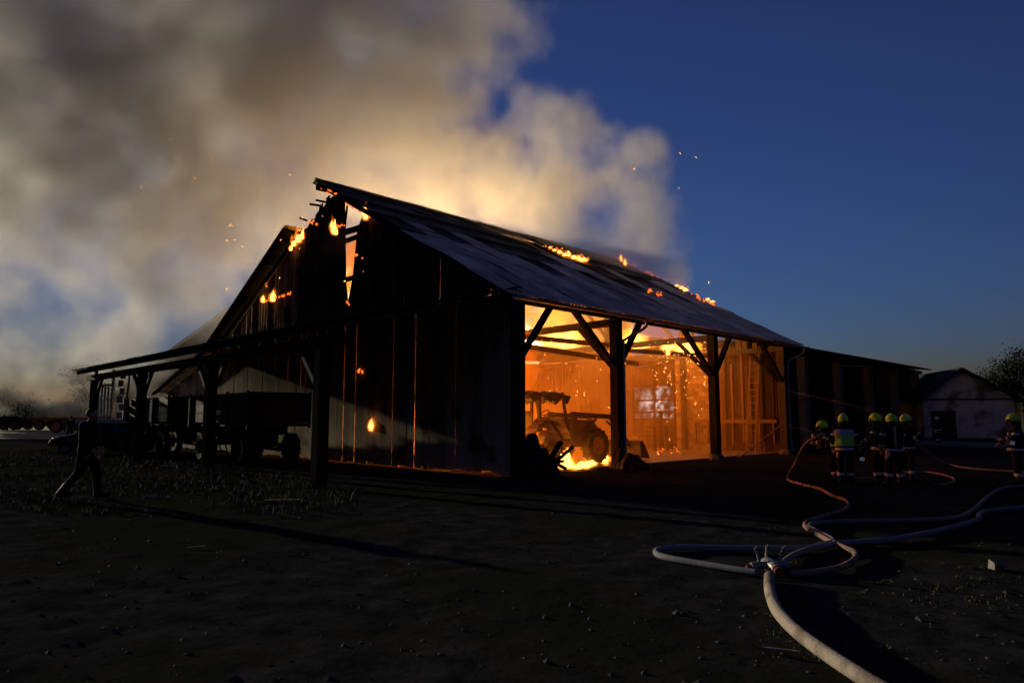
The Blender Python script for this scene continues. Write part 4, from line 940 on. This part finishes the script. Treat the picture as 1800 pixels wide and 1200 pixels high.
        h = MB(); o = hd; h.rings([(o+Vector((0, -.03, -.03))*H, .076*H, .078*H), (o+Vector((0, -.02, .035))*H, .082*H, .092*H), (o+Vector((0, -.012, .09))*H, .068*H, .084*H), (o+Vector((0, -.012, .125))*H, .03*H, .04*H)], 14); obj('hair', h, 'hair', t, smooth=True)
    if vest:
        q = []
        for f, rx, ry in ((.08, .175, .13), (.3, .172, .126), (.62, .188, .134), (.82, .198, .138)): q.append((P['pel']+up*f, rx*k*1.06, ry*k*1.1))
        obj('vest', MB().rings(q, 18, caps=False), 'vest_lime', t, smooth=True)
        obj('vest_yoke', MB().rings([(P['pel']+up*.82, .2*k*1.06, .138*k*1.1), (P['pel']+up*1.02, .195*k*1.08, .13*k*1.12), (P['chest']+Vector((0, 0, .06*H)), .165*k*1.1, .108*k*1.15)], 18, caps=False), 'reflective_blue', t, smooth=True)
    def band(p0, p1, f, r, w=.045, m='reflective'):
        a = P[p0]+(P[p1]-P[p0])*f; d = (P[p1]-P[p0]).normalized(); obj('reflective_band', MB().tube([a-d*w*H*.5, a+d*w*H*.5], r*k, 14), m, t, smooth=True)
    if bands:
        band('pel', 'chest', -.15 if not vest else -.12, .178, .06)
        for s in 'lr':
            band('k'+s, 'a'+s, .62, .069, .075); band('e'+s, 'h'+s, .55, .054, .05); band('s'+s, 'e'+s, .6, .069, .05)
    if boots:
        for s in 'lr':
            a = P['a'+s]; bo = MB(); bo.capsule(a+Vector((0, -.03, -.03))*H, a+Vector((0, .17, -.04))*H, .055*H, .05*H, 10); bo.capsule(a+Vector((0, -.01, -.02))*H, a+(P['k'+s]-a)*.35, .066*H, .074*H, 10)
            link('boot', remeshed('boot', bo, 'boot', .015, 2), t)
    if tank:
        tk = MB(); c = P['chest']+Vector((0, -.2*H*bulk, 0)); tk.capsule(c+Vector((0, 0, .12)), c-Vector((0, 0, .32)), .075, .075, 12); tko = obj('air_tank', tk, 'black_paint', t, smooth=True)
        for s in (-1, 1): obj('strap', MB().beam(P['chest']+Vector((s*.09, -.16*bulk, .12))*H, P['pel']+Vector((s*.09, -.165*bulk, .02))*H, .04, .02, (0, 1, 0)), 'reflective', tko)
    return t
# walking man at left: strides to the right, away from the car
person('man in black clothes striding past the left lean-to posts', gp(146, 876), math.radians(-78),
       dict(pel=(0, 0, .94), chest=(0, .02, 1.33), neck=(0, .03, 1.48), head=(0, .06, 1.61), kl=(-.1, .16, .52), al=(-.1, .22, .09), kr=(.1, -.06, .51), ar=(.1, -.36, .14),
            el=(-.28, -.06, 1.12), hl=(-.27, .08, .9), er=(.28, .02, 1.12), hr=(.27, .2, .94)), bulk=1.27, H=1.07, mats=('clothes_black', 'skin', 'skin'), bands=False, boots=True)
person('man in dark jacket and pale trousers standing behind the parked car', gp(121, 784)*1.0, math.radians(60), dict(el=(-.3, .02, 1.15), hl=(-.18, .15, 1.0)), H=1.05, mats=('clothes_black', 'skin', 'skin'), bands=False)

# ================================================================== FIREFIGHTERS
FG = 'firefighters beside the hoses'
f1 = person('firefighter in lime vest with his back turned, left of the group', gp(1488, 851), math.radians(-25), dict(er=(.3, .02, 1.12), hr=(.34, .2, .95)), bulk=1.25, H=1.0, group=FG, helmet='helmet_lime', vest=True)
f2 = person('stooping firefighter holding the red hose nozzle beside the lime vest', gp(1470, 846), math.radians(72),
            dict(pel=(0, -.06, .86), chest=(0, .16, 1.2), neck=(0, .22, 1.35), head=(0, .29, 1.46), sl=(-.19, .14, 1.29), sr=(.19, .14, 1.29), el=(-.26, .3, 1.05), hl=(-.06, .52, 1.02), er=(.27, .1, 1.02), hr=(.06, .34, .92), kl=(-.12, .14, .48), kr=(.12, .06, .48), ar=(.13, -.12, .09)), bulk=1.18, H=.98, group=FG, helmet='helmet_lime')
f3 = person('firefighter facing the barn, left of the one with the air tank', gp(1550, 850), math.radians(48), dict(el=(-.3, .1, 1.14), hl=(-.14, .32, 1.05), head=(.03, .07, 1.58), kl=(-.13, .08, .5), al=(-.16, .05, .09)), bulk=1.14, H=1.02, group=FG, helmet='helmet_lime')
f4 = person('firefighter seen from behind with air tank and two straps', gp(1575, 853), math.radians(6), dict(kl=(-.14, .03, .5), al=(-.19, 0, .09), kr=(.13, .02, .5), ar=(.17, .02, .09), el=(-.31, 0, 1.12), er=(.3, .06, 1.13), hr=(.2, .26, 1.0)), bulk=1.3, H=1.0, group=FG, helmet='helmet_lime', tank=True)
f5 = person('firefighter on the right of the group gripping a sloping hose', gp(1597, 846), math.radians(-70), dict(el=(-.27, .15, 1.16), hl=(-.12, .42, 1.13), er=(.27, .2, 1.15), hr=(.08, .34, 1.1)), bulk=1.12, H=1.0, group=FG, helmet='helmet_lime')
f6 = person('distant firefighter in white helmet before the far house', gp(1650, 779), math.radians(20), dict(), bulk=1.2, H=1.0, group=FG, helmet='helmet_white')
f7 = person('firefighter half cut off by the right picture edge', gp(1793, 852), math.radians(62), dict(el=(-.28, .08, 1.14), hl=(-.16, .3, 1.12), er=(.28, .1, 1.14), hr=(.2, .32, 1.0)), bulk=1.24, H=1.0, group=FG, helmet='helmet_lime')
def hand_lamp(label, p):
    t = thing('hand_lamp', label, 'lamp', p)
    obj('lamp_body', MB().box(-.05, .05, -.05, .08, -.08, .08), 'black_paint', t); obj('lamp_lens', MB().prism([(-.06, -.03), (.045, -.055), (.06, .03), (-.03, .05)], -.075, -.052), 'lamp_lavender', t)
    obj('lamp_handle', MB().tube(spline([(0, -.04, .08), (0, -.03, .14), (0, .06, .14), (0, .07, .08)], 3), .012, 6), 'black_paint', t)
hand_lamp('lavender-glowing hand lamp held by the firefighter in the lime vest', at(1513, 806, 17.0))
hand_lamp('lavender-glowing hand lamp held by the firefighter at the right edge', at(1776, 778, 16.8))

# ================================================================== HOSES
def hose(label, pts, r, m, extra=None, n=8):
    P3 = []
    for p in pts: P3.append(Vector(p) if len(p) == 3 else gp(p[0], p[1], r*.8))
    o = obj('fire_hose', MB().tube(spline(P3, 10), r, 12), m, smooth=True)
    return tag(o, label, 'hose', 'fire hoses on the yard')
hose('thick pale supply hose running from the divider out of the bottom edge', [(1352, 1012), (1353, 1035), (1362, 1065), (1385, 1095), (1420, 1125), (1470, 1160), (1530, 1198), (1600, 1240)], .052, 'hose_canvas')
hose('blue-grey hose looping left from the divider', [(1330, 1006), (1290, 1000), (1230, 990), (1180, 981), (1156, 974), (1156, 966), (1185, 962), (1250, 962), (1330, 963), (1400, 963), (1440, 960), (1480, 954), (1560, 948), (1640, 934), (1715, 914), (1722, 903), (1745, 896), (1850, 888)], .037, 'hose_blue')
hose('red-tinted hose snaking from the divider to the nozzle team', [(1392, 1008), (1440, 1004), (1480, 996), (1502, 982), (1502, 970), (1480, 960), (1455, 948), (1430, 934), (1416, 925), (1420, 916), (1450, 906), (1480, 897), (1492, 887), (1485, 878), (1468, 872), (1455, 866), (1440, 858), (1400, 848), (1385, 840), tuple(at(1400, 810, 18.2)), tuple(at(1412, 785, 17.9)), tuple(at(1432, 768, 17.5)), tuple(at(1447, 765, 17.2))], .035, 'hose_red')
hose('dark hose running from the divider back to the right edge', [(1362, 1000), (1395, 975), (1440, 958), (1465, 950), (1440, 935), (1422, 925), (1440, 918), (1500, 915), (1600, 914), (1680, 909), (1710, 896), (1740, 870), (1770, 856), (1850, 850)], .035, 'hose_grey')
hose('red hose curving on the ground behind the firefighters', [(1500, 842), (1560, 836), (1620, 829), (1665, 836), (1678, 844), (1665, 850), (1640, 853)], .032, 'hose_red')
hose('sloping hose held up by the right firefighter of the group', [tuple(at(1606, 765, 17.4)), tuple(at(1622, 785, 17.8)), (1655, 812), (1700, 822), (1780, 828), (1880, 834)], .032, 'hose_grey')
nz_ = thing('nozzle', 'branch pipe nozzle in the stooping firefighter\'s hands', 'nozzle', at(1447, 765, 17.2))
obj('barrel', MB().lathe([(.03, -.05), (.035, .08), (.022, .2), (.028, .28)], axis='x', n=12), 'alloy', nz_, rot=(0, 0, PI)); obj('nozzle_grip', MB().box(-.1, -.06, -.015, .015, -.12, 0), 'black_paint', nz_)
# divider (three-way valve)
dv = thing('hose_divider', 'three-way alloy hose divider joining the hoses on the ground', 'hose divider', gp(1356, 1005, .0), math.radians(6)); dv.scale = (.85, .85, .8)
obj('divider_body', MB().capsule((0, -.1, .09), (0, .08, .09), .075, .09, 12).tube([(0, 0, .09), (-.17, .04, .09)], .05, 10).tube([(0, 0, .09), (.17, .04, .09)], .05, 10).tube([(0, .05, .09), (.03, .24, .09)], .05, 10), 'alloy', dv)
for x, y, rz in ((-.13, .05, -.45), (.02, .16, .05), (.14, .05, .5)):
    vv = obj('valve_spindle', MB().tube([(x, y, .12), (x+math.sin(rz)*.05, y, .22)], .022, 8), 'alloy', dv)
    obj('valve_lever', MB().tube([(x+math.sin(rz)*.05, y, .22), (x+math.sin(rz)*.12, y, .30), (x+math.sin(rz)*.13+.03, y, .33)], .014, 7), 'alloy', vv)
for x0, x1 in ((-.17, -.24), (.17, .24)): obj('coupling', MB().tube([(x0, .04, .08), (x1, .045, .07)], .056, 12), 'alloy', dv)
obj('coupling', MB().tube([(0, -.1, .08), (-.01, -.18, .07)], .066, 12), 'alloy', dv)
for x0, x1 in ((-.24, -.30), (.24, .31)): obj('hose_binding', MB().tube([(x0, .05, .06), (x1, .055, .05)], .041, 12), 'binding_red', dv)
obj('hose_binding', MB().tube([(-.01, -.19, .065), (-.012, -.225, .06)], .0545, 12), 'binding_red', dv)
# water jets
def water_mat():
    m = bpy.data.materials.new('water_spray'); m.use_nodes = True; nt = m.node_tree; N, L = nt.nodes, nt.links
    b = N['Principled BSDF']; b.inputs['Base Color'].default_value = (.8, .85, .9, 1); b.inputs['Roughness'].default_value = .5
    tr = N.new('ShaderNodeBsdfTransparent'); mx = N.new('ShaderNodeMixShader'); mx.inputs[0].default_value = .012
    L.new(tr.outputs[0], mx.inputs[1]); L.new(b.outputs[0], mx.inputs[2]); L.new(mx.outputs[0], N['Material Output'].inputs['Surface']); MATS['water_spray'] = m
water_mat()
tag(obj('water_jet', MB().tube(spline([at(1600, 745, 18), at(1550, 728, 20), at(1480, 708, 23), at(1390, 688, 27)], 8), .04, 8), 'water_spray'), 'faint upper jet of water arching towards the barn end', 'water jet', kind='stuff')
tag(obj('water_jet', MB().tube(spline([at(1445, 762, 17.2), at(1400, 752, 19.0), at(1385, 744, 22)], 8), .03, 8), 'water_spray'), 'faint lower spray of water by the barn corner', 'water jet', kind='stuff')
# litter
lt = thing('crushed_carton', 'crushed red and white carton lying on the ground at far right', 'carton', gp(1754, 999), .2)
obj('carton_body', MB().add([(-.09, -.05, 0), (.09, -.04, 0), (.1, .05, 0), (-.08, .05, 0), (-.09, -.05, .07), (.08, -.03, .09), (.09, .05, .05), (-.07, .04, .1)], [(0, 3, 2, 1), (4, 5, 6, 7), (0, 1, 5, 4), (1, 2, 6, 5), (2, 3, 7, 6), (3, 0, 4, 7)]), 'paper', lt)
obj('carton_stripe', MB().add([(-.07, -.053, .005), (.03, -.048, .005), (.03, -.05, .05), (-.07, -.055, .05)], [(0, 1, 2, 3)]), 'binding_red', lt)
for i, (px, py, a, lab) in enumerate(((345, 964, .3, 'short pale stick lying left of the yard centre'), (1373, 1147, -.5, 'thin pale splinter beside the thick supply hose'), (497, 882, .1, 'pale plank offcut at the edge of the grass'))):
    tag(obj('stick', MB().beam((-.12, 0, .015), (.12, .01, .02), .02, .02) if i < 2 else MB().beam((-.35, 0, .03), (.35, .03, .03), .09, .04), 'rafter', loc=gp(px, py), rot=(0, 0, a)), lab, 'stick', 'sticks on the yard')

# ================================================================== BACKGROUND
# tipper trailers on the bank
def tipper(label, px, t, rz, s=1.0):
    p = at(px, 740, t); p.z = bank(p.x, p.y)-.02
    o = thing('tipper_trailer', label, 'trailer', p, rz, 'tipper trailers on the bank')
    obj('tipper_body', MB().prism([(-2.4, 1.25), (2.4, 1.25), (2.55, 2.45), (-2.55, 2.45)], -1.15, 1.15), 'trailer_green', o)
    for x in (-2.3, -1.1, 0, 1.1, 2.3): obj('body_rib', MB().box(x-.05, x+.05, -1.22, -1.15, 1.3, 2.4), 'trailer_green', o)
    obj('chassis', MB().box(-2.3, 2.3, -.5, .5, 1.0, 1.24).box(-2.5, 2.5, -1.12, 1.12, 1.17, 1.25), 'trailer_red', o)
    for x in (-1.75, -.75, 1.6):
        for y in (-.95, .95): wheel(o, x, y, .52, .52, .3, .38, tyre_m='rubber', rim_m='wheel_rust', lugs=0)
    obj('drawbar', MB().beam((2.3, 0, .9), (3.6, 0, .6), .12, .12), 'trailer_red', o)
tipper('green-grey tipper trailer with red wheels at far left', 52, 66, .02)
tipper('second green tipper trailer half hidden by the leftmost lean-to post', 152, 55, .12)
# trees
def tree(label, px, t, h, rx, seed, dense=900, group='dark trees on the horizon'):
    rn = random.Random(seed); p = at(px, 740, t); p.z = bank(p.x, p.y)-.05
    o = thing('tree', label, 'tree', p, 0, group)
    b = MB(); b.tube([(0, 0, 0), (.05*h*.1, 0, h*.25), (-.03*h*.2, .05, h*.6), (0, 0, h*.9)], [h*.028, h*.021, h*.013, h*.004], 8)
    tips = []
    for k in range(11):
        a = rn.uniform(0, 6.28); z0 = h*rn.uniform(.25, .75); l = rx*rn.uniform(.5, 1.0)*(1.1-abs(z0/h-.5)); e = Vector((l*math.cos(a), l*math.sin(a), z0+h*rn.uniform(.05, .2)))
        b.tube([(0, 0, z0), e*.5+Vector((0, 0, z0*.5+.1)), e], [h*.011, h*.007, h*.003], 5); tips += [e, e*.6+Vector((0, 0, z0*.4))]
    tips += [Vector((0, 0, h*.9)), Vector((0, 0, h*.75))]
    obj('trunk', b, 'bark', o)
    c = MB()
    for k in range(dense*9):
        q = rn.choice(tips)+Vector((rn.gauss(0, 1), rn.gauss(0, 1), rn.gauss(0, .8)))*rx*.19; s = rn.uniform(.07, .17)
        a = Vector((rn.uniform(-1, 1), rn.uniform(-1, 1), rn.uniform(-1, 1))).normalized(); d = a.orthogonal().normalized(); e = a.cross(d)
        c.add([q+d*s, q+e*s*.6, q-d*s, q-e*s*.6], [(0, 1, 2, 3)])
    obj('crown', c, 'leaf', o)
tree('dark leafy tree at the right picture edge behind the house', 1800, 75, 9.5, 3.6, 1, 1300)
tree('small dark tree between the house and the edge tree', 1752, 88, 6.0, 3.0, 2, 800)
tree('low dark tree behind the open shed roof', 1668, 95, 7.0, 3.0, 3, 700)
tree('bushy tree in haze at the far left edge', 8, 66, 3.6, 2.6, 4, 1100)
tree('hazy tree seen between the two leftmost lean-to posts', 172, 80, 7.6, 3.2, 5, 900)
tree('low bush beyond the left tipper trailer', -20, 60, 3.2, 2.4, 6, 900)
# open shed at right (parallel with the barn)
e0 = at(1403, 622, 45.0); shed = thing('open_shed', 'long dark open shed with concrete pillars right of the barn', 'shed', (e0.x, e0.y, 0), BA)
for u in (2.0, 8.3, 14.8, 21.2, 27.5): obj('pillar', MB().box(u-.28, u+.28, .3, .86, 0, 5.85), 'concrete', shed)
obj('eave_beam', MB().box(-4, 29.2, .38, .78, 5.86, 6.15), 'concrete', shed)
obj('back_wall', MB().box(-4, 29, 9.0, 9.3, 0, 7.25), 'dark_roof', shed); obj('end_wall', MB().add([(x, y, z) for x in (28.7, 29.0) for y, z in ((.9, 0), (9.0, 0), (9.0, 7.25), (.9, 6.32))], [(0, 1, 2, 3), (7, 6, 5, 4), (0, 4, 5, 1), (1, 5, 6, 2), (2, 6, 7, 3), (3, 7, 4, 0)]), 'dark_roof', shed)
for c in range(16): obj('roof_panel', MB().beam((-4+c*2.1+1.05, -.35, 6.27), (-4+c*2.1+1.05, 9.6, 7.4), 2.06, .1, (0, 0, 1)), 'dark_roof', shed)
# far house
hc = at(1706, 769, 58); hs = thing('far_house', 'old grey plastered house with its bare gable turned to the yard', 'house', (hc.x, hc.y, 0), math.radians(-14))
hw = 3.45
obj('gable_wall', MB().prism([(-hw, 0), (hw, 0), (hw, 3.35), (-.5, 5.75), (-hw, 3.35)], 0, .35), 'plaster', hs); 
obj('side_wall', MB().box(-hw, -hw+.35, .35, 11, 0, 3.35), 'plaster', hs); obj('side_wall', MB().box(hw-.35, hw, .35, 11, 0, 3.35), 'plaster', hs); obj('rear_wall', MB().prism([(-hw+.35, 0), (hw-.35, 0), (hw-.35, 3.3), (-.5, 5.6), (-hw+.35, 3.3)], 10.7, 11), 'plaster', hs)
obj('cornice', MB().box(-hw-.02, hw+.02, -.08, 0, 3.2, 3.35), 'dark_roof', hs)
obj('door', MB().box(-2.9, -1.0, -.03, 0, 0, 2.3), 'dark_roof', hs)
for s, x1 in ((-1, -hw-.45), (1, hw+.6)):
    xr = -.5; zr_ = 5.9; z1 = 3.12 if s < 0 else 3.05
    obj('roof_slope', MB().beam((xr+s*.02, 5.3, zr_), (x1, 5.3, z1), 11.9, .16, (s*.6, 0, 1)), 'dark_roof', hs)
wg = thing('low_outbuilding', 'low dark-roofed outbuilding between open shed and far house', 'outbuilding', (at(1640, 740, 70).x, at(1640, 740, 70).y, 0), 0)
obj('wall', MB().box(-2.6, 3, 0, 5, 0, 3.4), 'plaster', wg); obj('roof', MB().prism([(-2.9, 3.4), (3.3, 3.4), (2.6, 5.6), (-2.2, 5.6)], -.3, 5.3), 'dark_roof', wg)
# neighbouring barn at left behind
nb = thing('neighbour_barn', 'grey barn with pale verge behind the left end of the burning barn', 'barn', (at(480, 740, 56).x, at(480, 740, 56).y, 0), math.radians(6))
obj('gable_wall', MB().prism([(-11.4, 0), (11.4, 0), (11.4, 4.3), (0, 13.4), (-11.4, 4.3)], 0, .3), 'grey_wall', nb)
obj('side_wall', MB().box(-11.4, -11.1, .3, 20, 0, 4.3), 'grey_wall', nb); obj('side_wall', MB().box(11.1, 11.4, .3, 20, 0, 4.3), 'grey_wall', nb)
for s in (-1, 1):
    obj('roof_slope', MB().beam((0, 9.8, 13.62), (s*12.1, 9.8, 3.96), 21, .15, (s*.6, 0, 1)), 'grey_wall', nb)
    obj('verge_board', MB().beam((0, -.75, 13.5), (s*12.1, -.75, 3.84), .06, .34, (0, 1, 0)), 'white_paint', nb)
